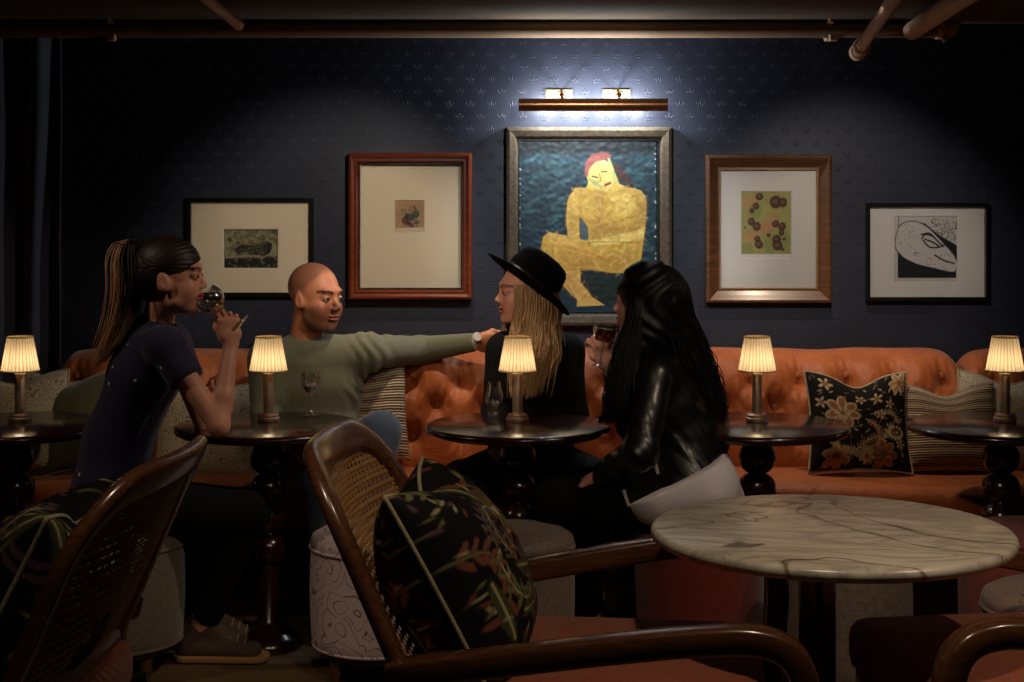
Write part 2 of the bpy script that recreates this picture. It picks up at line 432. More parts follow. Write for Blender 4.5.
# ------------------------------------------------------------------ painter for pictures and woven flowers
class Canvas:
    def __init__(s, w, h, bg):
        s.w, s.h = w, h; s.c = np.zeros((h, w, 3)); s.c[:] = C(*bg)[:3]
        s.Y, s.X = np.mgrid[0:h, 0:w].astype(float)
    def put(s, m, col): m = m[..., None]; s.c = s.c*(1-m)+np.array(C(*col)[:3])*m
    def poly(s, pts, col, f=1.0, a=1.0):
        m = np.zeros((s.h, s.w), bool); n = len(pts); dmin = np.full((s.h, s.w), 1e9)
        for i in range(n):
            (x0, y0), (x1, y1) = pts[i], pts[(i+1) % n]
            if y0 != y1: m ^= ((y0 > s.Y) != (y1 > s.Y)) & (s.X < (x1-x0)*(s.Y-y0)/(y1-y0)+x0)
            dmin = np.minimum(dmin, s.sd((x0, y0), (x1, y1)))
        d = np.where(m, dmin, -dmin); s.put(np.clip(d/f+.5, 0, 1)*a, col)
    def sd(s, p, q):
        dx, dy = q[0]-p[0], q[1]-p[1]; L = dx*dx+dy*dy+1e-9
        t = np.clip(((s.X-p[0])*dx+(s.Y-p[1])*dy)/L, 0, 1); return np.hypot(s.X-p[0]-t*dx, s.Y-p[1]-t*dy)
    def line(s, pts, wd, col, a=1.0, smooth=True):
        if smooth and len(pts) > 2: pts = [(v.x, v.y) for v in cr([(x, y, 0) for x, y in pts], 5)]
        d = np.full((s.h, s.w), 1e9)
        for p, q in zip(pts, pts[1:]): d = np.minimum(d, s.sd(p, q))
        s.put(np.clip(wd/2-d+.5, 0, 1)*a, col)
    def ell(s, x, y, rx, ry, ang, col, a=1.0, ring=None):
        ca, sa = math.cos(ang), math.sin(ang); u = (s.X-x)*ca+(s.Y-y)*sa; v = -(s.X-x)*sa+(s.Y-y)*ca
        k = np.hypot(u/rx, v/ry); m = np.clip((1-k)*min(rx, ry)+.5, 0, 1)
        if ring: m = m*np.clip((k-ring)*min(rx, ry)+.5, 0, 1)
        s.put(m*a, col)
    def mottle(s, amt, sc, seed):
        X = np.stack([s.X.ravel(), s.Y.ravel(), 0*s.X.ravel()], 1); n = 1.6*waves(X, sc, seed, 26).reshape(s.h, s.w)
        n2 = 1.6*waves(X, sc*3.3, seed+1, 26).reshape(s.h, s.w); s.c = np.clip(s.c*(1+amt*(n+n2*.7))[..., None], 0, 1)
def canvas_mesh(name, cv, w, h, parent, mat, loc=(0, 0, 0), relief=0, thick=.004):
    """upright picture sheet, facing -Y, with its own thickness"""
    nx, ny = cv.w, cv.h; xs = np.linspace(-w/2, w/2, nx); zs = np.linspace(h/2, -h/2, ny)
    Z, X = np.meshgrid(zs, xs, indexing='ij'); Y = np.zeros_like(X)-thick
    if relief: Y = Y-relief*(cv.c.mean(2)+.9*waves(np.stack([X.ravel(), Z.ravel(), 0*X.ravel()], 1), 200, 3, 30).reshape(ny, nx))
    V = np.stack([X, Y, Z], -1).reshape(-1, 3)+np.array(loc)
    i = np.arange(nx*ny).reshape(ny, nx); F = np.stack([i[:-1, :-1], i[1:, :-1], i[1:, 1:], i[:-1, 1:]], -1).reshape(-1, 4)
    edge = np.concatenate([i[0, :], i[1:, -1], i[-1, -2::-1], i[-2:0:-1, 0]]); b = V[edge].copy(); b[:, 1] = loc[1]
    k = len(V)+np.arange(len(edge)); Fs = np.stack([edge, np.roll(edge, -1), np.roll(k, -1), k], 1)
    o = npmesh(name, np.vstack([V, b]), np.vstack([F, Fs]), mat, parent, cols=np.vstack([cv.c.reshape(-1, 3), cv.c.reshape(-1, 3)[edge]]))
    return o

# ================================================================== ROOM SHELL
def slab(name, c, s, mat):
    bm = BM(); box(bm, c, s); return finish(obj(name, bm, mat, smooth=False), kind='structure')
CEIL = 2.128
slab('wall_back', (0, 6.05, CEIL/2), (7.2, .1, CEIL), M['wall'])
slab('wall_left', (-3.25, 2.0, CEIL/2), (.1, 8.0, CEIL), M['sidewall'])
slab('wall_right', (3.25, 2.0, CEIL/2), (.1, 8.0, CEIL), M['sidewall'])
slab('wall_front', (0, -2.05, CEIL/2), (7.2, .1, CEIL), M['sidewall'])
slab('floor', (0, 2.0, -.05), (7.2, 8.2, .1), M['floor'])
slab('ceiling', (0, 2.0, CEIL+.05), (7.2, 8.2, .1), M['ceiling'])

# curtain at the left end
def curtain():
    xs = np.linspace(-2.75, -1.72, 260); zs = np.linspace(.02, CEIL-.01, 40); F = []
    Z, X = np.meshgrid(zs, xs, indexing='ij')
    Y = 5.925+.04*np.sin(X*46+.5*np.sin(Z*2))+.02*np.sin(X*21+1+Z*.8)+.004*np.sin(Z*9+X*8)
    i = np.arange(X.size).reshape(X.shape); F = np.stack([i[:-1, :-1], i[:-1, 1:], i[1:, 1:], i[1:, :-1]], -1).reshape(-1, 4)
    o = npmesh('curtain', np.stack([X, Y, Z], -1).reshape(-1, 3), F, M['curtain'])
    s = o.modifiers.new('thick', 'SOLIDIFY'); s.thickness = .006
    finish(o, 'dark navy velvet curtain hanging in folds at the left end of the wall', 'curtain')
curtain()

# pipes under the ceiling
def pipe_main():
    a = P(-90, 30, 5.9); b = P(940, 30, 5.9); z = a.z
    t = thing('ceiling_pipe', 'long painted pipe running along the top of the wall', 'pipe', (0, 5.88, z))
    bm = BM(); tube(bm, [(x, 0, 0) for x in np.linspace(a.x, b.x, 12)], .032, 20); obj('pipe_run', bm, M['pipe'], t, auto=50)
    bm = BM(); e = b.x; tube(bm, [(e-.02, 0, 0), (e+.005, 0, 0)], .038, 20); tube(bm, cr([(e, 0, 0), (e+.03, 0, .002), (e+.045, .01, .03), (e+.045, .02, .06)], 6), .03, 18)
    tube(bm, [(e+.0, -.02, -.03), (e+.012, -.02, -.045)], .012, 8); obj('elbow_joint', bm, M['bracket'], t, auto=50)
    for px in (112, 828):
        x = (px-CX)/FPX*5.88; bm = BM()
        ring = [(x, .04*math.cos(q), .04*math.sin(q)) for q in np.linspace(-2.2, 2.6, 22)]
        sweep(bm, ring, .026, .012, side=(1, 0, 0), seg=8)
        tube(bm, [(x, -.04, .030), (x, -.045, .048), (x+.002, -.045, CEIL-z)], .006, 8)
        box(bm, (x+.01, -.045, -.035), (.03, .024, .026), .004)
        obj('pipe_clamp', bm, M['bracket'], t, auto=50)
pipe_main()
def cross_pipe(label, p0, p1, r, caps):
    d = (p1-p0); t = thing('overhead_pipe', label, 'pipe', p0, group=None)
    far = d*1.6
    bm = BM(); tube(bm, [d*k for k in np.linspace(0, 1.6, 8)], r, 18); obj('pipe_run', bm, M['bracket'], t, auto=50)
    u = d.normalized()
    for k0, L, rr in caps:
        bm = BM(); q = u*k0; tube(bm, [q, q+u*.006, q+u*(L-.006), q+u*L], rr, 18, taper=lambda s: 1 if .1 < s < .9 else .86); obj('coupling', bm, M['bracket'], t, auto=50)
cross_pipe('short painted pipe crossing the ceiling at upper left', P(238, 25, 5.48), P(208, 0, 4.75), .017, [(-.01, .03, .02)])
cross_pipe('thin painted pipe with two couplings and a capped end hanging lowest', P(858, 52, 5.85), P(893, 0, 4.35), .021, [(-.02, .06, .033), (.17, .06, .032)])
cross_pipe('thicker painted pipe slanting to the upper right corner', P(912, 31, 5.82), P(955, 2, 4.9), .034, [])

# ================================================================== PICTURES
def glasspane():
    t = NT('picture_glass'); tr = t.n('ShaderNodeBsdfTransparent'); gl = t.n('ShaderNodeBsdfGlossy'); gl.inputs['Roughness'].default_value = .03
    lw = t.n('ShaderNodeFresnel'); lw.inputs[0].default_value = 1.45; mx = t.n('ShaderNodeMixShader')
    t.l(lw.outputs[0], mx.inputs[0]); t.l(tr.outputs[0], mx.inputs[1]); t.l(gl.outputs[0], mx.inputs[2]); t.l(mx.outputs[0], t.out.inputs['Surface']); return t.m
M['pane'] = glasspane()
DW = 5.965
def rect(px0, py0, px1, py1):
    x0, z1 = XZ(px0, py0, DW); x1, z0 = XZ(px1, py1, DW); return (x0+x1)/2, (z0+z1)/2, x1-x0, z1-z0
def frame_bm(bm, w, h, prof, cx=0, cz=0):
    rings = []
    for ins, dep in prof:
        a, b = w/2-ins, h/2-ins
        rings.append([bm.verts.new((cx+x, -dep, cz+z)) for x, z in ((-a, -b), (a, -b), (a, b), (-a, b))])
    for A_, B_ in zip(rings, rings[1:]):
        for j in range(4): bm.faces.new((A_[j], A_[(j+1) % 4], B_[(j+1) % 4], B_[j]))
def picture(box_px, label, prof, fmat, inner_ins, matbox, openbox, cv, name='framed_picture', slip=None, matm='mat', recess=.006, glassy=True, relief=0, artlabel=None):
    cx, cz, w, h = rect(*box_px); t = thing(name, label, 'picture', (cx, 5.998, cz))
    bm = BM(); frame_bm(bm, w, h, prof); obj('frame', bm, fmat, t, smooth=False)
    if slip:
        bm = BM(); frame_bm(bm, w-2*inner_ins, h-2*inner_ins, slip[0]); obj('slip', bm, slip[1], t, smooth=False)
    ax, az, aw, ah = rect(*openbox); ax -= cx; az -= cz
    if matbox:
        mx, mz, mw, mh = rect(*matbox); mx -= cx; mz -= cz
        bm = BM() # sheet with a bevelled window
        o = [(mx-mw/2, mz-mh/2), (mx+mw/2, mz-mh/2), (mx+mw/2, mz+mh/2), (mx-mw/2, mz+mh/2)]
        r0 = [bm.verts.new((x, -recess, z)) for x, z in o]
        i0 = [bm.verts.new((x, -recess, z)) for x, z in ((ax-aw/2, az-ah/2), (ax+aw/2, az-ah/2), (ax+aw/2, az+ah/2), (ax-aw/2, az+ah/2))]
        e = .003; i1 = [bm.verts.new((x, -.0025, z)) for x, z in ((ax-aw/2+e, az-ah/2+e), (ax+aw/2-e, az-ah/2+e), (ax+aw/2-e, az+ah/2-e), (ax-aw/2+e, az+ah/2-e))]
        for j in range(4):
            k = (j+1) % 4; bm.faces.new((r0[j], r0[k], i0[k], i0[j])); bm.faces.new((i0[j], i0[k], i1[k], i1[j]))
        obj('mat_board', bm, M[matm], t, smooth=False)
    canvas_mesh('artwork', cv, aw-.002, ah-.002, t, M['paint'] if relief else M['print'], (ax, 0, az), relief, .002 if matbox else recess)
    if glassy:
        bm = BM(); dep = max(recess+.004, .012); box(bm, (0, -dep, 0), (w-2*inner_ins, .0015, h-2*inner_ins)); obj('glass_pane', bm, M['pane'], t, smooth=False)
    return t

# -- seated figure in yellow (painting)
def cv_figure():
    W_, H_ = 268, 356; k = 2.0; ox, oy = 521, 140
    def q(pts): return [((x-ox)*k, (y-oy)*k) for x, y in pts]
    def z(pts): return [((500+x/3.25-ox)*k, (120+y/3.25-oy)*k) for x, y in pts] # from the close view
    c = Canvas(W_, H_, (20, 44, 54)); c.mottle(.3, .05, 1)
    r = np.random.RandomState(5)
    for i in range(520):
        x, y = r.rand()*W_, r.rand()*H_*.75; a = r.rand()*1.2-.9; L = 6+r.rand()*14
        col = [(38, 88, 102), (14, 30, 42), (56, 110, 116), (22, 70, 74), (92, 132, 136), (26, 52, 72)][r.randint(6)]
        c.line([(x, y), (x+L*math.cos(a), y+L*math.sin(a))], 4+r.rand()*5, col, .2)
    for i in range(60):
        x, y = r.rand()*W_, H_*(.6+.4*r.rand()); c.ell(x, y, 6+8*r.rand(), 4+5*r.rand(), r.rand()*3, (14, 28, 38), .35)
    body = (196, 156, 66); lt = (224, 194, 104); rd = (186, 112, 56); dk = (84, 58, 34)
    c.poly(z([(262, 485), (365, 500), (400, 530), (372, 600), (290, 590), (265, 540)]), (18, 34, 34), 3)
    c.poly(z([(185, 490), (262, 485), (262, 530), (300, 580), (340, 606), (250, 610), (252, 590), (205, 540)]), (200, 158, 84), 2)  # shin
    c.poly(z([(160, 368), (215, 378), (300, 400), (380, 395), (430, 410), (455, 450), (430, 500), (355, 500), (290, 490), (215, 492), (185, 490), (150, 460), (137, 420), (142, 385)]), body, 2) # thighs
    c.poly(z([(245, 222), (300, 225), (335, 235), (420, 222), (455, 232), (472, 260), (470, 330), (462, 400), (455, 455), (415, 470), (405, 420), (390, 400), (290, 400), (285, 380), (262, 392), (222, 385), (216, 320), (222, 260)]), body, 2) # torso
    c.poly(z([(258, 312), (285, 350), (288, 388), (262, 392), (256, 350)]), (70, 84, 92), 1.5) # gap under arm
    c.poly(z([(222, 260), (250, 230), (262, 300), (256, 385), (222, 382), (216, 320)]), (214, 172, 78), 2)
    c.poly(z([(290, 396), (360, 380), (440, 362), (470, 350), (462, 390), (400, 402), (300, 414)]), lt, 1.5) # forearm
    c.poly(z([(280, 225), (292, 190), (372, 175), (385, 210), (420, 225), (340, 240)]), (212, 178, 84), 2) # neck
    c.ell(*z([(325, 180)])[0], 27, 34, -.45, (214, 186, 104)) # face
    c.poly(z([(275, 180), (278, 140), (300, 112), (335, 104), (362, 118), (340, 132), (310, 140), (292, 160), (284, 190)]), (140, 74, 66), 2) # hair
    c.poly(z([(352, 130), (385, 150), (420, 190), (432, 214), (400, 206), (380, 190), (366, 160)]), (58, 36, 34), 2)
    c.line(z([(352, 130), (366, 168), (372, 205)]), 5, (160, 178, 110), .8)
    c.line(z([(300, 186), (316, 190)]), 3, (60, 74, 60)); c.line(z([(330, 172), (344, 170)]), 3, (70, 74, 56))
    c.line(z([(322, 176), (326, 200), (318, 206)]), 2.5, (150, 120, 60), .8); c.line(z([(340, 215), (356, 208)]), 5, (140, 64, 44))
    c.poly(z([(284, 190), (300, 215), (330, 222), (318, 205), (300, 195)]), (132, 150, 92), 2, .7)
    c.line(z([(330, 235), (332, 290), (322, 345)]), 5, (190, 122, 62), .55); c.line(z([(262, 300), (300, 330), (330, 345)]), 5, (182, 104, 56), .5)
    c.ell(*z([(296, 290)])[0], 20, 22, .2, (226, 190, 84), .55); c.ell(*z([(385, 290)])[0], 24, 26, 0, (222, 188, 70), .5)
    c.line(z([(340, 345), (400, 325), (466, 310)]), 4, (172, 112, 48), .5)
    c.line(z([(290, 400), (330, 440), (420, 420), (436, 470)]), 5, (176, 150, 60), .6)
    c.line(z([(160, 380), (230, 420), (300, 440), (370, 470)]), 5, (190, 110, 50), .5)
    c.line(z([(150, 440), (200, 475), (300, 470)]), 6, (184, 120, 66), .5); c.line(z([(410, 430), (440, 440), (430, 480)]), 8, (120, 130, 66), .5)
    sh = (128, 92, 44)
    for pts in ([(222, 300), (240, 300), (240, 385), (220, 380)], [(288, 350), (330, 345), (400, 350), (460, 340), (440, 362), (300, 392)], [(440, 240), (472, 260), (470, 340), (450, 350), (446, 290)], [(200, 430), (300, 450), (420, 440), (430, 500), (290, 490), (190, 488)], [(142, 400), (165, 420), (185, 480), (150, 460)], [(205, 500), (235, 500), (270, 590), (252, 592)], [(300, 240), (330, 250), (325, 300), (300, 270)]):
        c.poly(z(pts), sh, 9, .38)
    c.poly(z([(350, 250), (420, 235), (440, 290), (380, 320)]), (232, 202, 112), 9, .5); c.poly(z([(165, 372), (260, 392), (250, 420), (160, 400)]), (230, 190, 104), 8, .5)
    for pts in ([(245, 222), (222, 260), (216, 320), (222, 385)], [(258, 312), (262, 392)], [(290, 414), (300, 400), (450, 402)], [(455, 232), (472, 260), (470, 330), (455, 455)], [(137, 420), (185, 490), (262, 487), (355, 500)], [(160, 368), (142, 385), (137, 420)], [(185, 490), (252, 590)], [(262, 485), (300, 580)]):
        c.line(z(pts), 2, dk, .6)
    for i in range(900):
        x, y = z([(140+r.rand()*330, 220+r.rand()*370)])[0]
        j, i_ = int(min(H_-1, max(0, y))), int(min(W_-1, max(0, x)))
        if c.c[j, i_, 0] > .2:
            a = r.rand()*3.1; col = [(238, 208, 120), (184, 112, 60), (206, 164, 56), (140, 112, 52), (222, 176, 96), (176, 128, 50), (120, 100, 50)][r.randint(7)]
            c.line([(x-6*math.cos(a), y-6*math.sin(a)), (x+6*math.cos(a), y+6*math.sin(a))], 4.5, col, .2)
    for i in range(70): # worn edges of the canvas
        s = r.randint(4); p = r.rand()
        x, y = [(p*W_, 1), (p*W_, H_-2), (1, p*H_), (W_-2, p*H_)][s]; c.ell(x, y, 1+2*r.rand(), 1+2*r.rand(), 0, (186, 182, 170), .8)
    c.mottle(.1, .25, 9); return c
pf = [(0, 0), (0, .04), (.004, .046), (.014, .05), (.036, .044), (.042, .036), (.046, .03), (.046, .01)]
picture((506, 127, 672, 326), 'large painting of a seated yellow figure on blue in a wide grey-brown frame', pf, M['greyframe'], .046, None, (519, 139, 657, 317), cv_figure(),
        slip=([(0, .026), (.006, .026), (.006, .008)], M['blackframe']), recess=.014, glassy=False, relief=.0012)

# -- bull-like ink print
def cv_ink():
    c = Canvas(150, 110, (150, 138, 104)); r = np.random.RandomState(3)
    for i in range(150):
        x, y = r.rand()*150, r.rand()*60; c.ell(x, y, 3+6*r.rand(), 2+4*r.rand(), r.rand()*3, [(60, 52, 34), (120, 112, 66), (90, 82, 50)][r.randint(3)], .6)
    c.poly([(30, 55), (50, 42), (90, 46), (118, 34), (134, 40), (128, 66), (112, 74), (60, 70), (36, 74)], (26, 22, 16), 2)
    c.poly([(0, 82), (150, 76), (150, 110), (0, 110)], (28, 26, 18), 4)
    for i in range(60):
        x, y = r.rand()*150, 66+r.rand()*38; a = r.rand()*3.1-.5
        c.line([(x, y), (x+12*math.cos(a), y+7*math.sin(a))], 1.8, [(172, 160, 124), (22, 18, 12), (130, 120, 88)][r.randint(3)], .8)
    for i in range(110):
        x, y = 30+r.rand()*95, 40+r.rand()*34; c.line([(x, y), (x+r.randn()*7, y+r.randn()*5)], 1.4, (120, 110, 80), .6)
    for s in range(3): c.line([(s, s), (149-s, s), (149-s, 109-s), (s, 109-s), (s, s)], 2.2, (22, 18, 15), 1, False)
    return c
pb = [(0, 0), (0, .024), (.002, .026), (.014, .026), (.016, .024), (.016, .004)]
picture((186, 198, 313, 297), 'thin black-framed ink print in a wide cream mat behind the two left guests', pb, M['blackframe'], .016, (188, 200, 311, 295), (222, 229, 277, 269), cv_ink(), matm='mat')

def cv_bird():
    c = Canvas(60, 66, (168, 132, 98)); r = np.random.RandomState(4)
    c.mottle(.3, .12, 2)
    for x, y, rx, ry, col in ((22, 42, 9, 8, (90, 34, 40)), (32, 34, 9, 7, (44, 62, 66)), (42, 28, 8, 8, (34, 70, 60)), (18, 22, 7, 5, (120, 116, 60)), (30, 48, 10, 4, (60, 30, 34)), (44, 44, 6, 5, (96, 96, 60)), (40, 16, 6, 4, (130, 60, 40)), (24, 32, 4, 6, (30, 24, 30))):
        c.ell(x, y, rx, ry, r.rand(), col, .85)
    for i in range(14): x, y = 12+r.rand()*36, 14+r.rand()*38; c.line([(x, y), (x+r.randn()*6, y+r.randn()*6)], 1.3, (34, 26, 26), .8)
    c.poly([(0, 56), (60, 54), (60, 66), (0, 66)], (204, 184, 158), 2)
    c.line([(10, 54), (52, 53)], 1.4, (70, 50, 46), .8); return c
pr = [(0, 0), (0, .056), (.004, .064), (.012, .068), (.02, .062), (.022, .054), (.03, .056), (.036, .05), (.038, .01)]
picture((349, 153, 472, 299), 'tiny coloured print in a deep red mahogany box frame', pr, M['redwood'], .038, (357, 160, 464, 292), (394, 200, 424, 233), cv_bird(),
        slip=([(0, .04), (.004, .04), (.004, .004)], M['blackframe']), recess=.008)

def cv_fruit():
    c = Canvas(104, 138, (158, 148, 84)); r = np.random.RandomState(8); c.mottle(.18, .09, 4)
    for x, y, a in ((18, 22, .5), (50, 75, .7), (20, 92, .6), (66, 60, .5), (76, 20, .4)): c.ell(x, y, 15, 11, r.rand()*3, (196, 120, 84), a*.8)
    for x, y in ((30, 40), (88, 100), (60, 110), (12, 120)): c.ell(x, y, 14, 16, 0, (112, 128, 62), .5)
    k = 104/188.
    for x, y, s in ((68, 20, 15), (55, 55, 13), (40, 72, 10), (128, 40, 24), (155, 42, 18), (38, 112, 15), (58, 130, 17), (128, 120, 14), (152, 130, 16), (150, 152, 12), (132, 178, 18), (135, 200, 20), (60, 175, 12), (66, 196, 17), (102, 162, 8), (160, 176, 6), (14, 135, 4), (155, 215, 6)):
        c.ell(x*k, y*k, s*k, s*k*.9, r.rand()*3, (62, 34, 26), .92); c.ell(x*k-1.5, y*k-1.5, s*k*.5, s*k*.4, .4, (134, 76, 54), .7)
        c.line([(x*k-s*k, y*k), (x*k+s*k*.6, y*k-s*k)], 1.2, (44, 26, 20), .7)
    c.poly([(0, 128), (104, 128), (104, 138), (0, 138)], (214, 206, 196), 1); return c
pn = [(0, 0), (0, .034), (.003, .04), (.012, .044), (.03, .032), (.046, .022), (.052, .022), (.052, .004)]
picture((706, 155, 832, 303), 'green print of brown fruits in a wide brown wooden frame', pn, M['brownframe'], .052, (718, 167, 820, 291), (742, 191, 793, 259), cv_fruit(),
        slip=([(0, .024), (.004, .024), (.005, .004)], M['gilt']), matm='matgrey')

def cv_shell():
    c = Canvas(180, 196, (196, 188, 180)); r = np.random.RandomState(6); bk = (16, 14, 16)
    k = 180/330.; ox, oy = 240, 140
    def z(pts): return [((x-ox)*k, (y-oy)*k) for x, y in pts]
    c.poly(z([(258, 330), (330, 380), (480, 430), (562, 440), (562, 474), (258, 474)]), bk, 1.5)
    c.poly(z([(330, 165), (400, 180), (470, 240), (570, 300), (570, 400), (480, 300), (430, 210)]), bk, 3)
    for i in range(160):
        x, y = z([(430+r.rand()*140, 150+r.rand()*120)])[0]; c.ell(x, y, 1+1.6*r.rand(), 1+r.rand(), r.rand(), bk if (x+(170-y)*.2) > 90+60*r.rand() else (196, 188, 180), .8)
    sh = [(262, 200), (290, 175), (350, 168), (400, 190), (440, 225), (500, 290), (550, 350), (568, 400), (555, 440), (520, 440), (440, 420), (360, 400), (290, 365), (250, 320), (245, 270)]
    c.poly(z(sh), (200, 192, 184), 1.5)
    c.line(z(sh+[sh[0]]), 2.4, bk)
    for pts in ([(385, 260), (400, 240), (440, 250), (480, 290), (500, 300)], [(390, 270), (420, 305), (460, 310), (495, 300)], [(400, 265), (440, 280), (470, 302)], [(450, 350), (500, 380), (550, 395)], [(380, 240), (420, 232), (450, 256)]): c.line(z(pts), 4.5, bk)
    for i in range(300):
        x, y = 250+r.rand()*310, 180+r.rand()*250
        u = (x-262)/300.; 
        if abs(y-(230+u*190)) < 75: 
            if abs(y-(230+u*190)) > 30 or r.rand() < .3:
                x, y = z([(x, y)])[0]; a = r.rand()*1.5; c.line([(x, y), (x+4*r.rand(), y+4*r.rand()-1)], 1.4, bk, .85)
    c.line(z([(264, 140), (262, 200)]), 2, bk); c.line(z([(568, 140), (566, 210)]), 4, bk)
    return c
pk = [(0, 0), (0, .028), (.001, .03), (.013, .03), (.014, .028), (.014, .004)]
picture((867, 203, 990, 301), 'black and white shell print in a thin black frame at far right of the wall', pk, M['blackframe'], .014, (870, 206, 987, 298), (896, 216, 960, 283), cv_shell(), matm='matgrey')

# -- picture light over the painting
def picture_light():
    cx = (593-CX)/FPX*5.88; z = CAMZ-(105-HY)/FPX*5.88
    t = thing('picture_light', 'long bronze picture light mounted above the large painting', 'lamp', (cx, 5.998, z))
    L = .276; yc = -.125; r = .024; bm = BM()
    prof = [(yc+r*math.cos(a), r*math.sin(a)) for a in np.linspace(math.radians(62), math.radians(298), 16)]
    prof = prof+[(y*1.0+(yc-y)*.09, zz*.91) for y, zz in prof[::-1]]
    rings = [[bm.verts.new((x, y, zz)) for y, zz in prof] for x in (-L, L)]
    n = len(prof)
    for j in range(n): bm.faces.new((rings[0][j], rings[0][(j+1) % n], rings[1][(j+1) % n], rings[1][j]))
    h = n//2
    for rg in rings:
        bm.faces.new(rg)
        bm.faces.new(rg[:h]) if False else None
    obj('hood', bm, M['brass'], t, auto=40)
    for s in (-1, 1):
        bm = BM(); tube(bm, [(s*L, yc, 0), (s*(L+.004), yc, 0)], r*1.05, 20); obj('end_cap', bm, M['brass'], t, auto=40)
    bm = BM(); tube(bm, [(-L*.96, yc+.004, 0), (L*.96, yc+.004, 0)], .006, 10); obj('tube_bulb', bm, M['tube'], t, auto=40)
    for px in (562, 619):
        x = (px-593)/FPX*5.88; bm = BM()
        tube(bm, cr([(x, -.004, .055), (x, -.05, .062), (x, -.1, .045), (x, yc, .022)], 6), .0045, 8)
        bmesh.ops.create_uvsphere(bm, u_segments=14, v_segments=10, radius=.011, matrix=Matrix.Translation((x, yc+.012, .036)))
        box(bm, (x, yc+.012, .05), (.03, .008, .004), .001); obj('arm', bm, M['brass'], t, auto=40)
    for a, b in ((547, 574), (604, 632)):
        x0, x1 = (a-593)/FPX*5.98, (b-593)/FPX*5.98; bm = BM(); box(bm, ((x0+x1)/2, -.004, .05), (x1-x0, .008, .034), .002); obj('wall_plate', bm, M['plate'], t, auto=40)
    for x in (-.17, -.06, .06, .17):
        l = bpy.data.lights.new('picture_light_lamp', 'POINT'); l.energy = PL; l.color = (.88, .95, 1.0); l.shadow_soft_size = .012
        o = bpy.data.objects.new('picture_light_lamp', l); COL.objects.link(o); o.location = (cx+x, 5.998+yc+.03, z+.0)
PL = 4.6
picture_light()

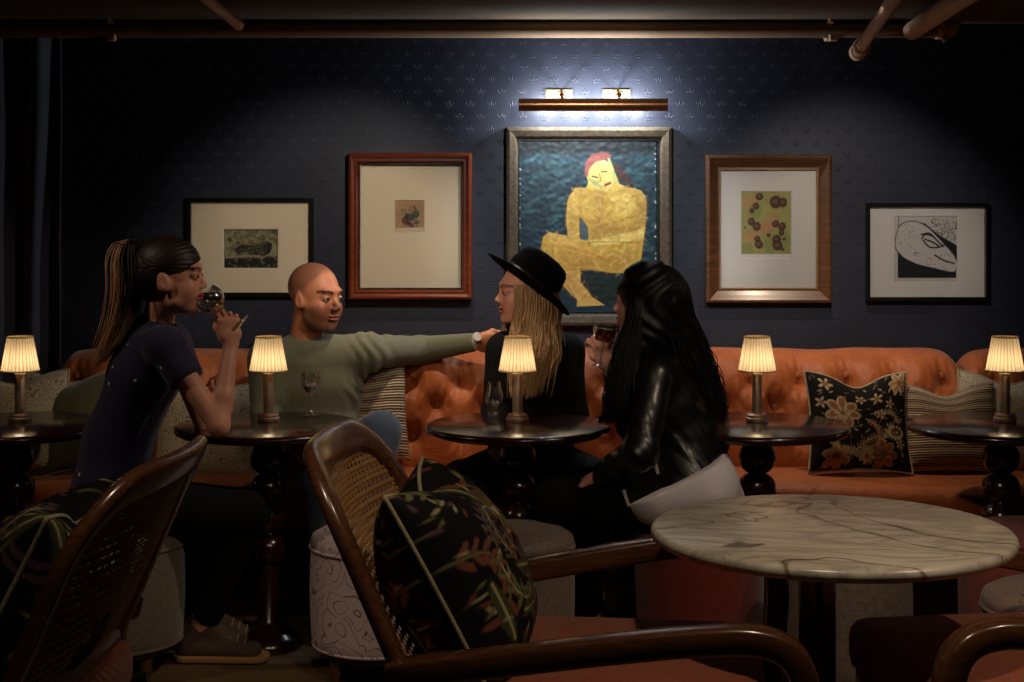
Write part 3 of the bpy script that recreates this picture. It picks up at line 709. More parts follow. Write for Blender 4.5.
# ================================================================== BANQUETTE
def banquette():
    t = thing('banquette_sofa', 'long rust velvet banquette with a button-tufted back along the wall', 'sofa', (0, 5.6, 0))
    base = cr([(0, 5.80-5.6, .40), (0, 5.745-5.6, .47), (0, 5.73-5.6, .56), (0, 5.735-5.6, .70), (0, 5.75-5.6, .765), (0, 5.785-5.6, .808), (0, 5.85-5.6, .825), (0, 5.92-5.6, .82), (0, 5.955-5.6, .77)], 12)
    prof = np.array([[p.y, p.z] for p in base]); d = np.gradient(prof, axis=0); nn = np.stack([-d[:, 1], d[:, 0]], 1); nn /= np.linalg.norm(nn, axis=1)[:, None]
    if nn[len(nn)//3][0] > 0: nn = -nn
    s = np.concatenate([[0], np.cumsum(np.hypot(*np.diff(prof, axis=0).T))])
    a, b = .0885, .111; X0 = (413-CX)/FPX*5.73; ZR = [.807, .696, .585]
    zb = prof[:, 1]
    def panel(x0, x1, parent):
        xs = np.linspace(x0, x1, int((x1-x0)/.0075)); nz = len(prof)
        X, I = np.meshgrid(xs, np.arange(nz)); Zs = zb[I]; h = np.ones_like(X)*.05
        # distance to every button and to the creases that join neighbours
        cre = np.full(X.shape, 9.); r = np.full(X.shape, 9.)
        top = s[I]; st = [float(np.interp(zr, zb[:50], s[:50])) for zr in ZR]
        bt = [(X0+2*a*k+(a if ri % 2 else 0), ri) for ri in range(3) for k in range(-14, 14)]
        bt = [q for q in bt if x0+.05 < q[0] < x1-.05]
        def sg(p, q):
            dx, dy = q[0]-p[0], q[1]-p[1]; tt = np.clip(((X-p[0])*dx+(top-p[1])*dy)/(dx*dx+dy*dy), 0, 1)
            return np.hypot(X-p[0]-tt*dx, top-p[1]-tt*dy)
        for bx, ri in bt:
            r = np.minimum(r, np.hypot(X-bx, top-st[ri]))
            if ri < 2:
                for sx in (-a, a):
                    cre = np.minimum(cre, sg((bx, st[ri]), (bx+sx, st[ri+1])))
            if ri == 0: cre = np.minimum(cre, sg((bx, st[0]), (bx, st[0]+.07))*1.6+.012)
            if ri == 2: cre = np.minimum(cre, sg((bx, st[2]), (bx, st[2]-.09))*1.6+.012)
        ang = np.sin(X*170+np.sin(top*60)*1.5)*.5
        h = .060*(1-np.exp(-(r/.036)**1.2))+.007*(1-np.exp(-(cre/.016)**1.3))
        h += .0055*ang*np.exp(-((r-.042)/.022)**2)
        h += .003*np.sin(X*11+top*9)+.002*np.sin(X*23-top*17)
        e = np.minimum(X-x0, x1-X); h -= .05*np.exp(-e/.022); h *= (1-np.clip((I/(nz-1)-.80)/.2, 0, 1))
        Y = prof[I, 0]+nn[I, 0]*h; Z = prof[I, 1]+nn[I, 1]*h
        Z -= .02*np.exp(-e/.03)
        i = np.arange(X.size).reshape(X.shape); F = np.stack([i[:-1, :-1], i[:-1, 1:], i[1:, 1:], i[1:, :-1]], -1).reshape(-1, 4)
        o = npmesh('tufted_back', np.stack([X, Y, Z], -1).reshape(-1, 3), F, M['velvet'], parent)
        sm = o.modifiers.new('thick', 'SOLIDIFY'); sm.thickness = .01; sm.offset = -1
        bm = BM(); bmesh.ops.create_uvsphere(bm, u_segments=14, v_segments=8, radius=.0135, matrix=Matrix.Diagonal((1, .55, 1, 1)))
        bo = obj('button', bm, M['velvet'], o); first = True
        for bx, ri in bt:
            q = bo if first else bo.copy()
            if not first: COL.objects.link(q); q.parent = o
            first = False
            ii = int(np.argmin(abs(zb[:50]-ZR[ri]))); q.location = (bx, prof[ii, 0]-.012, ZR[ri])
    panel(-1.685, 1.665, t); panel(1.675, 2.75, t)
    # seat
    sp = cr([(0, 5.86-5.6, .40), (0, 5.84-5.6, .472), (0, 5.7-5.6, .483), (0, 5.5-5.6, .484), (0, 5.39-5.6, .476), (0, 5.345-5.6, .45), (0, 5.335-5.6, .41), (0, 5.345-5.6, .345), (0, 5.37-5.6, .33)], 8)
    xs = np.linspace(-2.35, 2.75, 400); sp = np.array([[p.y, p.z] for p in sp])
    X, I = np.meshgrid(xs, np.arange(len(sp))); Y = sp[I, 0]+.004*np.sin(X*7+sp[I, 1]*20); Z = sp[I, 1]+.005*np.sin(X*5)*np.sin(sp[I, 0]*9)
    i = np.arange(X.size).reshape(X.shape); F = np.stack([i[:-1, :-1], i[1:, :-1], i[1:, 1:], i[:-1, 1:]], -1).reshape(-1, 4)
    o = npmesh('seat_cushion', np.stack([X, Y, Z], -1).reshape(-1, 3), F, M['velvet'], t); sm = o.modifiers.new('thick', 'SOLIDIFY'); sm.thickness = .01
    bm = BM(); box(bm, (.2, 5.63-5.6, .235), (5.1, .46, .20), .006); obj('seat_base', bm, M['blackframe'], t, auto=40)
    bm = BM(); box(bm, (.2, 5.66-5.6, .066), (5.1, .44, .13), .004); obj('plinth', bm, M['darkwood'], t, auto=40)
banquette()

# ================================================================== TURNED TABLES, LAMPS, OTTOMANS
TZ = .725; TD = 5.08; TR = .302
TX = {k: (v-CX)/FPX*TD for k, v in dict(a=16, b=268, c=518, d=757, e=1001).items()}
def make_table():
    t = thing('pedestal_table', 'x', 'table', (0, TD, 0), group='round pedestal tables in front of the banquette')
    bm = BM(); lathe(bm, [(0, TZ), (TR-.012, TZ), (TR-.003, TZ-.004), (TR, TZ-.012), (TR-.002, TZ-.02), (TR-.01, TZ-.026), (TR-.03, TZ-.03), (0, TZ-.03)], 72); obj('tabletop', bm, M['darkwood'], t, auto=50)
    bm = BM(); pr = [(.0, TZ-.03), (.09, TZ-.03), (.092, TZ-.042), (.045, TZ-.05), (.036, TZ-.058)]
    z = TZ-.058
    for R_, st in ((.058, .102), (.060, .098), (.058, .1), (.056, .098)):
        c = z-st/2
        for a in np.linspace(70, -70, 12): pr.append((.012+R_*.83*math.cos(math.radians(a))**.9+.0, c+st/2*math.sin(math.radians(a))/math.sin(math.radians(70))*.97))
        z -= st
        pr += [(.030, z)]
    pr += [(.034, z-.01), (.034, .09), (.05, .075), (.07, .06), (.09, .042), (.105, .03), (.112, .012), (.11, .0), (0, .0)]
    lathe(bm, pr, 48); obj('turned_pedestal', bm, M['darkwood'], t, auto=60)
    return t
tab_lab = dict(a='dark round pedestal table at the far left, before the paisley cushions',
               b='dark round pedestal table between the ponytailed woman and the man',
               c='dark round pedestal table before the woman in the black hat',
               d='dark round pedestal table just left of the black floral cushion',
               e='dark round pedestal table at the far right, before the ribbed cushion')
tb = make_table()
for i, k in enumerate('abcde'):
    q = tb if i == 0 else copy_tree(tb); q.location = (TX[k], TD, 0); q['label'] = tab_lab[k]; q.rotation_euler.z = i*.7
def make_lamp():
    t = thing('table_lamp', 'x', 'lamp', group='small pleated-shade lamps on the pedestal tables')
    bm = BM(); lathe(bm, [(0, 0), (.036, 0), (.037, .002), (.037, .011), (.034, .013), (.033, .014), (.033, .021), (.030, .024), (.018, .026), (.0, .026)], 40); obj('base', bm, M['pewter'], t, auto=40)
    bm = BM(); lathe(bm, [(0, .024), (.0165, .024), (.0165, .151), (.0155, .153), (0, .153)], 32); obj('stem', bm, M['pewter'], t, auto=40)
    bm = BM(); lathe(bm, [(.0, .153), (.018, .153), (.018, .158), (.012, .161), (.012, .171), (0, .171)], 24); obj('collar', bm, M['ivory'], t, auto=40)
    bm = BM(); lathe(bm, [(0, .171), (.012, .18), (.017, .198), (.013, .214), (0, .222)], 20); obj('bulb', bm, M['bulb'], t)
    z0, z1 = .166, .278; r0, r1 = .0615, .041
    bm = BM(); pl = lambda r, z, a: r+.0012*math.sin(a*44)*(.6+.4*math.sin(a*3))
    lathe(bm, [(r0+(r1-r0)*k/8, z0+(z1-z0)*k/8) for k in range(9)], 264, fn=pl)
    for f in [f for f in bm.faces if len(f.verts) > 4]: bm.faces.remove(f)
    obj('lamp_shade', bm, M['shade'], t)
    for z, r in ((z0+.001, r0), (z1-.001, r1)):
        bm = BM(); sweep(bm, [((r+.0012)*math.cos(a), (r+.0012)*math.sin(a), z) for a in np.linspace(0, 2*PI, 64, endpoint=False)], .005, .0022, seg=8, closed=True); obj('shade_trim', bm, M['trim'], t)
    return t
lamp_lab = dict(a='small lit lamp on the far left table, before the dark curtain', b='small lit lamp on the table before the man in the sage sweater',
                c='small lit lamp standing beside the empty tulip glass', d='small lit lamp on the table left of the black floral cushion',
                e='small lit lamp on the far right table, before the ribbed cushion')
lp = make_lamp()
for i, (k, px) in enumerate(zip('abcde', (20, 268.5, 517.5, 757, 1005))):
    q = lp if i == 0 else copy_tree(lp); x = (px-CX)/FPX*5.14; q.location = (x, 5.14, TZ+.0005); q['label'] = lamp_lab[k]; q.rotation_euler.z = i*1.1

def ottoman(label, x, y, r, h, mat, name='ottoman', seat=None, legs=True):
    t = thing(name, label, 'ottoman', (x, y, 0), group=None)
    zb = .095 if legs else .03
    bm = BM(); bul = lambda z: r*(.97+.035*math.sin(PI*(z-zb)/(h-zb)))
    pr = [(0, zb), (r*.93, zb)]+[(bul(z), z) for z in np.linspace(zb+.012, h-.055, 12)]
    lathe(bm, pr+[(r*.985, h-.045)], 56); obj('body', bm, mat, t, auto=60)
    bm = BM(); lathe(bm, [(r*.985, h-.043), (r*1.0, h-.03), (r*.97, h-.012), (r*.85, h+.002), (r*.5, h+.012), (0, h+.016)], 56); obj('seat_pad', bm, seat or mat, t, auto=60)
    for z, rr in ((h-.044, r*.993), (zb+.006, r*.955)):
        bm = BM(); tube(bm, [(rr*math.cos(a), rr*math.sin(a), z) for a in np.linspace(0, 2*PI, 56, endpoint=False)], .0055, 8, closed=True); obj('piping', bm, mat, t)
    if legs:
        bm = BM(); lathe(bm, [(0, zb), (r*.9, zb), (r*.9, zb-.018), (0, zb-.018)], 48); obj('leg_frame', bm, M['darkwood'], t, auto=40)
        for k in range(4):
            a = PI/4+k*PI/2; bm = BM(); lathe(bm, [(0, zb-.01), (.016, zb-.012), (.02, zb-.03), (.016, zb-.045), (.02, zb-.056), (.012, .02), (.014, 0), (0, 0)], 16, c=(r*.78*math.cos(a), r*.78*math.sin(a), 0)); obj('leg', bm, M['chairwood'], t, auto=60)
    return t
ottoman('grey woven ottoman under the ponytailed woman', -1.215, 4.82, .2, .44, M['ott_dark'])
ottoman('pale mauve ottoman with vine line pattern behind the middle armchair', -.415, 4.80, .205, .44, M['ott_flor'])
ottoman('grey hide ottoman standing before the centre pedestal table', .0, 4.74, .19, .45, M['ott_grey'])
ottoman('red wool ottoman under the woman in the leather jacket', .585, 4.88, .20, .44, M['ott_red'])
ottoman('grey hide ottoman half hidden behind the marble table', .965, 4.56, .2, .44, M['ott_grey'])
ottoman('plain rose leather ottoman at the right edge', 1.60, 4.76, .23, .45, M['ott_pink'])
ottoman('taupe vine-patterned ottoman nearest the right edge, behind the armchair', 1.42, 4.02, .205, .45, M['ott_flor2'])

# marble table
def marble_table():
    X, Y = .695, 3.40; z = .745
    t = thing('marble_table', 'large round marble-topped table with dark column in the right foreground', 'table', (X, Y, 0))
    R_ = .392; bm = BM(); lathe(bm, [(0, z), (R_-.012, z), (R_-.004, z-.003), (R_, z-.012), (R_-.003, z-.022), (R_-.012, z-.028), (0, z-.028)], 96); obj('marble_top', bm, M['marble'], t, auto=50)
    bm = BM(); lathe(bm, [(0, z-.022), (.12, z-.022), (.12, z-.032), (.042, z-.036), (.04, z-.05), (.04, .06), (.06, .05), (.2, .03), (.23, .012), (.23, 0), (0, 0)], 48, c=(-.03, 0, 0)); obj('column', bm, M['darkwood'], t, auto=50)
marble_table()

# glasses
def drinkware(name, label, outer, wall, loc, rot=None, liquid=None, lm=None, cat='glass'):
    t = thing(name, label, cat, loc); 
    if rot: t.rotation_euler = rot
    inner = [(max(r-wall, 0), zz) for r, zz in outer['bowl'][::-1]]
    inner[-1] = (0, outer['bowl'][0][1]+wall*1.5); inner = [(r, zz) for r, zz in inner if zz >= inner[-1][1]-1e-6]
    bm = BM(); lathe(bm, outer['foot']+outer['bowl']+inner, 36); obj('glass_body', bm, M['glass'], t, auto=70)
    if liquid:
        zt = liquid; pr = [(max(r-wall*1.02, 0), zz) for r, zz in outer['bowl'] if zz < zt]
        rt = float(np.interp(zt, [q[1] for q in outer['bowl']], [q[0] for q in outer['bowl']]))-wall*1.02
        pr[0] = (0, outer['bowl'][0][1]+wall*1.6); bm = BM(); lathe(bm, pr+[(rt, zt), (0, zt)], 36); obj('drink', bm, lm, t, auto=40)
    return t
wine = dict(foot=[(0, 0), (.034, 0), (.034, .0015), (.012, .006), (.0045, .012), (.0035, .03), (.0035, .066)], bowl=[(.006, .074), (.020, .081), (.030, .094), (.033, .108), (.034, .122), (.033, .136), (.032, .144)])
p = P(311, 415, 5.28); drinkware('wine_glass', 'stemmed wine glass with a little red wine beside the lamp on the left table', wine, .0012, (p.x, 5.28, TZ+.0005), None, .100, M['wine'])
tul = dict(foot=[(0, 0), (.021, 0), (.022, .003), (.021, .012), (.012, .018), (.009, .022)], bowl=[(.012, .026), (.022, .034), (.029, .046), (.031, .058), (.029, .072), (.024, .09), (.021, .108), (.0205, .118)])
p = P(494.5, 416, 5.25); drinkware('tulip_glass', 'small tulip-shaped whisky glass standing left of the centre lamp', tul, .0012, (p.x, 5.25, TZ+.0005), None, .040, M['whisky'])

# ================================================================== CUSHIONS
def flower(c, x, y, r, pet, cen, n=7, a0=0, edge=None):
    for k in range(n):
        a = a0+2*PI*k/n; px, py = x+.62*r*math.cos(a), y+.62*r*math.sin(a)
        if edge: c.ell(px, py, r*.46, r*.30, a, edge)
        c.ell(px, py, r*.36, r*.2, a, pet)
    c.ell(x, y, r*.3, r*.3, 0, cen)
def fern(c, pts, wd, col, leaf, L=6, n=12):
    c.line(pts, wd, col); sp = cr([(x, y, 0) for x, y in pts], 6)
    for i in range(1, len(sp)-1, max(1, len(sp)//n)):
        d = (sp[i+1]-sp[i-1]); a = math.atan2(d.y, d.x)
        for s in (-1, 1): b = a+s*.9; c.ell(sp[i].x+L*.7*math.cos(b), sp[i].y+L*.7*math.sin(b), L*.6, L*.22, b, leaf)
def cv_sofafloral():
    c = Canvas(190, 190, (24, 18, 18)); r = np.random.RandomState(2)
    be, rs, ol, br = (186, 164, 124), (146, 92, 72), (124, 122, 80), (120, 90, 62)
    fern(c, [(60, 175), (95, 140), (130, 125), (165, 118)], 2, be, br, 8); fern(c, [(85, 150), (120, 150), (150, 100)], 2, be, be, 7)
    fern(c, [(30, 150), (70, 155), (100, 170)], 2, be, be, 8); fern(c, [(100, 90), (125, 112), (120, 150)], 2, be, rs, 7)
    fern(c, [(110, 80), (150, 78), (172, 100)], 2, ol, be, 5)
    flower(c, 56, 78, 32, rs, ol, 7, .2, be); flower(c, 56, 80, 16, be, rs, 6)
    flower(c, 44, 166, 26, (190, 140, 86), rs, 6, .4, be); flower(c, 132, 160, 26, (140, 78, 52), br, 7, .1, (160, 116, 80)); flower(c, 100, 168, 15, be, br)
    for x, y, q in ((30, 22, 14), (92, 44, 11), (124, 46, 14), (150, 62, 10), (18, 60, 12), (168, 30, 16), (168, 140, 10), (130, 82, 11)): flower(c, x, y, q, be, rs, 5, r.rand()*6)
    flower(c, 172, 20, 20, (160, 116, 80), rs, 6, 0, be)
    for i in range(130):
        x, y = r.rand()*190, r.rand()*190; c.ell(x, y, 4.5, 1.3, r.rand()*3, [be, br, ol, rs][r.randint(4)], .8)
    for i in range(22): a = i*.5; c.ell(160+14*math.cos(a), 118+14*math.sin(a)*(.6+.02*i), 2.6, 2.6, 0, be)
    return c
def cv_chairfloral(seed):
    c = Canvas(170, 170, (17, 15, 16)); r = np.random.RandomState(seed)
    ol, lt, rs, pu = (104, 102, 64), (168, 160, 116), (116, 66, 50), (92, 70, 76)
    for i in range(12):
        x, y = r.rand()*170, r.rand()*170; a = r.rand()*6.28
        pts = [(x, y), (x+26*math.cos(a), y+26*math.sin(a)), (x+48*math.cos(a+.5), y+48*math.sin(a+.5)), (x+60*math.cos(a+1.1), y+60*math.sin(a+1.1))]
        fern(c, pts, 2.2, lt if i % 2 else ol, [ol, rs, pu][i % 3], 8+3*r.rand(), 9)
    for i in range(6):
        x, y = 15+r.rand()*140, 15+r.rand()*140; flower(c, x, y, 13+8*r.rand(), [pu, rs, ol][i % 3], lt, 6, r.rand()*6, (56, 50, 36))
    for i in range(6):
        x, y = r.rand()*170, r.rand()*170; a = r.rand()*3; c.ell(x, y, 24, 6, a, (64, 66, 40)); c.line([(x-22*math.cos(a), y-22*math.sin(a)), (x+22*math.cos(a), y+22*math.sin(a))], 1.6, lt)
    for i in range(150): x, y = r.rand()*170, r.rand()*170; c.ell(x, y, 4.2, 1.4, r.rand()*3, [ol, rs, pu, lt][r.randint(4)], .8)
    return c
def pillow(name, label, w, h, t, mat, Mx, pipe=None, dent=.0, cv=None, n=64, pinch=.09, fold=0, seed=0):
    u = np.linspace(-1, 1, n); U, V = np.meshgrid(u, u)
    def surf(sg):
        X = w/2*U*(1-pinch*(1-V**2)); Y = h/2*V*(1-pinch*(1-U**2))-dent*np.exp(-(U/.42)**2)*np.clip((V+1)/2, 0, 1)**3
        T = t/2*np.sqrt(np.clip((1-np.abs(U)**2.6)*(1-np.abs(V)**2.6), 0, 1))
        wv = waves(np.stack([X.ravel(), Y.ravel(), X.ravel()*0+sg], 1), 22, seed+3, 6).reshape(X.shape)
        T = T*(1+.10*wv)
        return np.stack([X, Y, sg*T], -1).reshape(-1, 3)
    Vt = np.vstack([surf(1), surf(-1)]); i = np.arange(n*n).reshape(n, n)
    F1 = np.stack([i[:-1, :-1], i[:-1, 1:], i[1:, 1:], i[1:, :-1]], -1).reshape(-1, 4); F2 = (F1+n*n)[:, ::-1]
    cols = None
    if cv:
        ix = np.clip(((U+1)/2*(cv.w-1)).round().astype(int), 0, cv.w-1); iy = np.clip(((1-V)/2*(cv.h-1)).round().astype(int), 0, cv.h-1)
        cc = cv.c[iy, ix].reshape(-1, 3); cols = np.vstack([cc, cc])
    o = npmesh(name, Vt, np.vstack([F1, F2]), mat, None, cols=cols)
    me = o.data; uvl = me.uv_layers.new(name='UVMap'); li = np.zeros(len(me.loops), np.int32); me.loops.foreach_get('vertex_index', li)
    uvs = np.stack([np.tile(((U+1)/2).ravel(), 2), np.tile(((V+1)/2).ravel(), 2)], 1)[li]; uvl.data.foreach_set('uv', uvs.ravel())
    bm = bmesh.new(); bm.from_mesh(me); bmesh.ops.remove_doubles(bm, verts=bm.verts, dist=1e-5); bm.to_mesh(me); bm.free()
    o.matrix_world = Mx; finish(o, label, 'cushion')
    if pipe:
        S = surf(1).reshape(n, n, 3); ed = [S[0, k] for k in range(0, n, 3)]+[S[k, -1] for k in range(0, n, 3)]+[S[-1, k] for k in range(n-1, 0, -3)]+[S[k, 0] for k in range(n-1, 0, -3)]
        out = [ed[0]]
        for e in ed[1:]:
            if np.linalg.norm(e-out[-1]) > 1e-4: out.append(e)
        bm = BM(); tube(bm, [tuple(e) for e in out], .0048, 8, closed=True); obj('piping', bm, pipe, o)
    return o
def frameM(c, right, up):
    r = Vector(right).normalized(); u = Vector(up); u = (u-r*u.dot(r)).normalized(); n = r.cross(u)
    m = Matrix((r, u, n)).transposed().to_4x4(); m.translation = Vector(c); return m
def lean(px, py, d, w, h, tilt=.3, yaw=0, roll=0):
    c = P(px, py, d); r = Vector((math.cos(yaw), math.sin(yaw), 0)); b = Vector((-math.sin(yaw), math.cos(yaw), 0))
    u = (Vector((0, 0, 1))*math.cos(tilt)+b*math.sin(tilt)); q = r*math.cos(roll)+u*math.sin(roll); return frameM(c, q, u)
pillow('cushion', 'black floral cushion with beige cord edging on the sofa', .37, .36, .14, M['floral'], lean(858, 422, 5.53, 0, 0, .28, .05, -.02), M['blackpipe'], .045, cv_sofafloral(), 150)
pillow('cushion', 'brown ribbed cushion between the black floral one and the far right table', .37, .33, .13, M['striped'], lean(946, 428, 5.58, 0, 0, .28, 0, .0), None, .04, pinch=.06)
pillow('cushion', 'pale paisley cushion behind the far right table lamp', .34, .36, .12, M['paisley'], lean(1004, 424, 5.64, 0, 0, .2, -.1, -.08), M['blackpipe'], .03, pinch=.06)
pillow('cushion', 'brown ribbed cushion behind the seated man', .30, .38, .13, M['striped'], lean(366, 410, 5.62, 0, 0, .25, .1, .04), None, .02, pinch=.05)
pillow('cushion', 'pale paisley cushion at far left behind the lamp', .36, .36, .13, M['paisley'], lean(18, 424, 5.5, 0, 0, .3, .1, .08), M['blackpipe'], .03, pinch=.06)
pillow('cushion', 'olive velvet cushion leaning between paisley cushion and ponytailed woman', .36, .34, .13, M['olive'], lean(72, 424, 5.52, 0, 0, .35, -.1, .22), M['piping'], .02, pinch=.07)
pillow('cushion', 'pale paisley cushion behind the ponytailed woman, half under the table edge', .36, .34, .12, M['paisley'], lean(206, 432, 5.6, 0, 0, .25, 0, .03), M['blackpipe'], .03, pinch=.06)
pillow('cushion', 'cream paisley cushion tucked behind the olive cushion', .32, .32, .1, M['paisley'], lean(58, 418, 5.66, 0, 0, .2, .1, -.12), None, .02, pinch=.06)

# ================================================================== ARMCHAIRS
def make_chair():
    t = thing('armchair', 'x', 'chair', group=None)
    # local axes: +x forward, +y left ; back leans backward
    yb = .315; R_ = .15
    def bx(z, y): # backward lean and barrel curve of the back plane
        return -.33-.44*max(0, z-.50)-.05*(1-(y/yb)**2)*min(1, max(0, (z-.4)/.3))-.25*max(0, z-.93)
    outline = []
    for z in np.linspace(.30, .925-R_, 16): outline.append((-yb, z))
    for a in np.linspace(PI, PI/2, 9)[1:]: outline.append((-yb+R_+R_*math.cos(a), .925-R_+R_*math.sin(a)))
    for y in np.linspace(-yb+R_, yb-R_, 8)[1:-1]: outline.append((y, .925))
    for a in np.linspace(PI/2, 0, 9): outline.append((yb-R_+R_*math.cos(a), .925-R_+R_*math.sin(a)))
    for z in np.linspace(.925-R_, .30, 16)[1:]: outline.append((yb, z))
    pts = [Vector((bx(z, y), y, z)) for y, z in outline]; n = len(pts)
    bm = BM(); rings = []
    for i, p in enumerate(pts):
        tg = (pts[min(i+1, n-1)]-pts[max(i-1, 0)]).normalized(); nrm = Vector((1, 0, .5)).normalized(); nrm = (nrm-tg*nrm.dot(tg)).normalized(); u = tg.cross(nrm)
        k = i/(n-1); top = max(0, (p.z-.82)/.125); w = .058+.022*top; h = .034
        ring = []
        for j in range(14):
            a = 2*PI*j/14; ca, sa = math.cos(a), math.sin(a)
            ring.append(bm.verts.new(p+u*math.copysign(abs(ca)**.7, ca)*w/2+nrm*math.copysign(abs(sa)**.7, sa)*h/2))
        rings.append(ring)
    for a_, b_ in zip(rings, rings[1:]):
        for j in range(14): bm.faces.new((a_[j], a_[(j+1) % 14], b_[(j+1) % 14], b_[j]))
    bm.faces.new(rings[0]); bm.faces.new(rings[-1]); fr = obj('back_frame', bm, M['chairwood'], t, auto=60)
    bm = BM(); sweep(bm, [(bx(.5, y)+.0, y, .50) for y in np.linspace(-yb, yb, 14)], .05, .03, side=(0, 0, 1)); obj('back_rail', bm, M['chairwood'], t, auto=60)
    # cane weave: real strips
    bm = BM(); zi, yi = .895, yb-.022
    def half(z):
        zc = .925-R_
        return yi if z < zc else (yb-R_)+math.sqrt(max(0, (R_-.022)**2-(z-zc)**2))
    for i, z in enumerate(np.arange(.515, zi, .0105)):
        hw = half(z); ys = np.linspace(-hw, hw, 15)
        sweep(bm, [(bx(z, y)+.0025*math.sin(i*PI+y*160), y, z) for y in ys], .0088, .0016, side=(-.45, 0, 1), seg=4)
    for i, y in enumerate(np.arange(-yi+.006, yi, .0125)):
        zs = [z for z in np.linspace(.51, .905, 16) if half(min(z, zi)) >= abs(y)-.004]
        if len(zs) > 2: sweep(bm, [(bx(z, y)+.0015*(-1)**i, y, z) for z in zs], .0080, .0016, side=(0, 1, 0), seg=4)
    obj('cane_panel', bm, M['cane'], t, auto=30)
    bm = BM()
    for s in (-1, 1):
        sweep(bm, [Vector((bx(z, 0)*0+bx(z, s*yi)+.004, s*(yi-.001), z)) for z in np.linspace(.52, .84, 10)], .012, .010, side=(0, 1, 0), seg=8)
    obj('cane_spline', bm, M['chairwood'], t, auto=60)
    # seat
    V = []; F = []; nx, ny = 26, 26
    x0, x1, y0, y1 = -.37, .37, -.345, .345
    bm = BM(); vs = box(bm, ((x0+x1)/2, 0, .425), (x1-x0, y1-y0, .13), .045)
    bmesh.ops.subdivide_edges(bm, edges=bm.edges, cuts=3, use_grid_fill=True)
    for v in bm.verts:
        if v.co.z > .44: v.co.z += .016*(1-((v.co.x)/.38)**2)*(1-(v.co.y/.34)**2)
    obj('seat', bm, M['seatrust'], t, auto=60)
    bm = BM()
    sweep(bm, [(x, -.345, .335) for x in (-.40, 0, .33)], .06, .028, side=(0, 0, 1)); sweep(bm, [(x, .345, .335) for x in (-.40, 0, .33)], .06, .028, side=(0, 0, 1))
    sweep(bm, [(.325, y, .335) for y in (-.35, 0, .35)], .06, .028, side=(0, 0, 1)); sweep(bm, [(-.39, y, .335) for y in (-.34, 0, .34)], .06, .028, side=(0, 0, 1)); obj('seat_rail', bm, M['chairwood'], t, auto=60)
    for s in (-1, 1):
        ya = s*.395
        path = cr([(-.36, s*.335, .545), (-.30, s*.355, .56), (-.15, s*.37, .585), (.05, s*.39, .62), (.22, s*.405, .645), (.33, s*.415, .652), (.395, s*.42, .625), (.42, s*.42, .555), (.415, s*.415, .45), (.40, s*.405, .30), (.385, s*.395, .15), (.375, s*.39, .0)], 7)
        bm = BM(); sweep(bm, path, .062, .052, side=(0, 1, 0), seg=16, sq=5); obj('arm', bm, M['chairwood'], t, auto=50)
        bm = BM(); sweep(bm, cr([(-.375, s*.33, .40), (-.385, s*.33, .32), (-.40, s*.33, .18), (-.46, s*.33, 0)], 5), .045, .036, side=(0, 1, 0), seg=12, sq=4); obj('rear_leg', bm, M['chairwood'], t, auto=50)
    return t
ch = make_chair(); ch.location = (.165, 3.31, 0); ch.rotation_euler.z = math.radians(-6); ch['label'] = 'cane-backed wooden armchair in the middle foreground holding a dark floral cushion'; ch['group'] = 'cane-backed armchairs in the foreground'
c2 = copy_tree(ch); c2.location = (-1.24, 3.19, 0); c2.rotation_euler.z = math.radians(174); c2['label'] = 'cane-backed wooden armchair at left, its back turned to the room'
c3 = copy_tree(ch); c3.location = (1.18, 3.35, 0); c3.rotation_euler.z = math.radians(186); c3['label'] = 'wooden armchair right of the marble table, only arm and rust seat showing'
def chair_pillow(chair, lab, seed, dx=0, dz=0, tilt=.5, cvs=1, roll=.0, yaw=0, w=.47, h=.47):
    R3 = Matrix.Rotation(chair.rotation_euler.z, 4, 'Z'); b = Matrix.Translation(chair.location) @ R3
    fwd = Vector((math.sin(1.2), 0, 0)); up = Vector((-math.sin(tilt), 0, math.cos(tilt))); rt = Vector((0, math.cos(roll), math.sin(roll)))
    rt = Matrix.Rotation(yaw, 3, 'Z') @ rt
    m = b @ frameM((-.285+dx, -.0, .66+dz), rt, up)
    return pillow('cushion', lab, w, h, .28, M['floral'], m, M['piping'], .05, cv_chairfloral(cvs), 150, pinch=.07, seed=seed)
chair_pillow(ch, 'dark floral cushion with olive piping on the middle armchair', 1, cvs=4)
chair_pillow(c2, 'dark floral cushion with olive piping on the left armchair', 5, cvs=12)

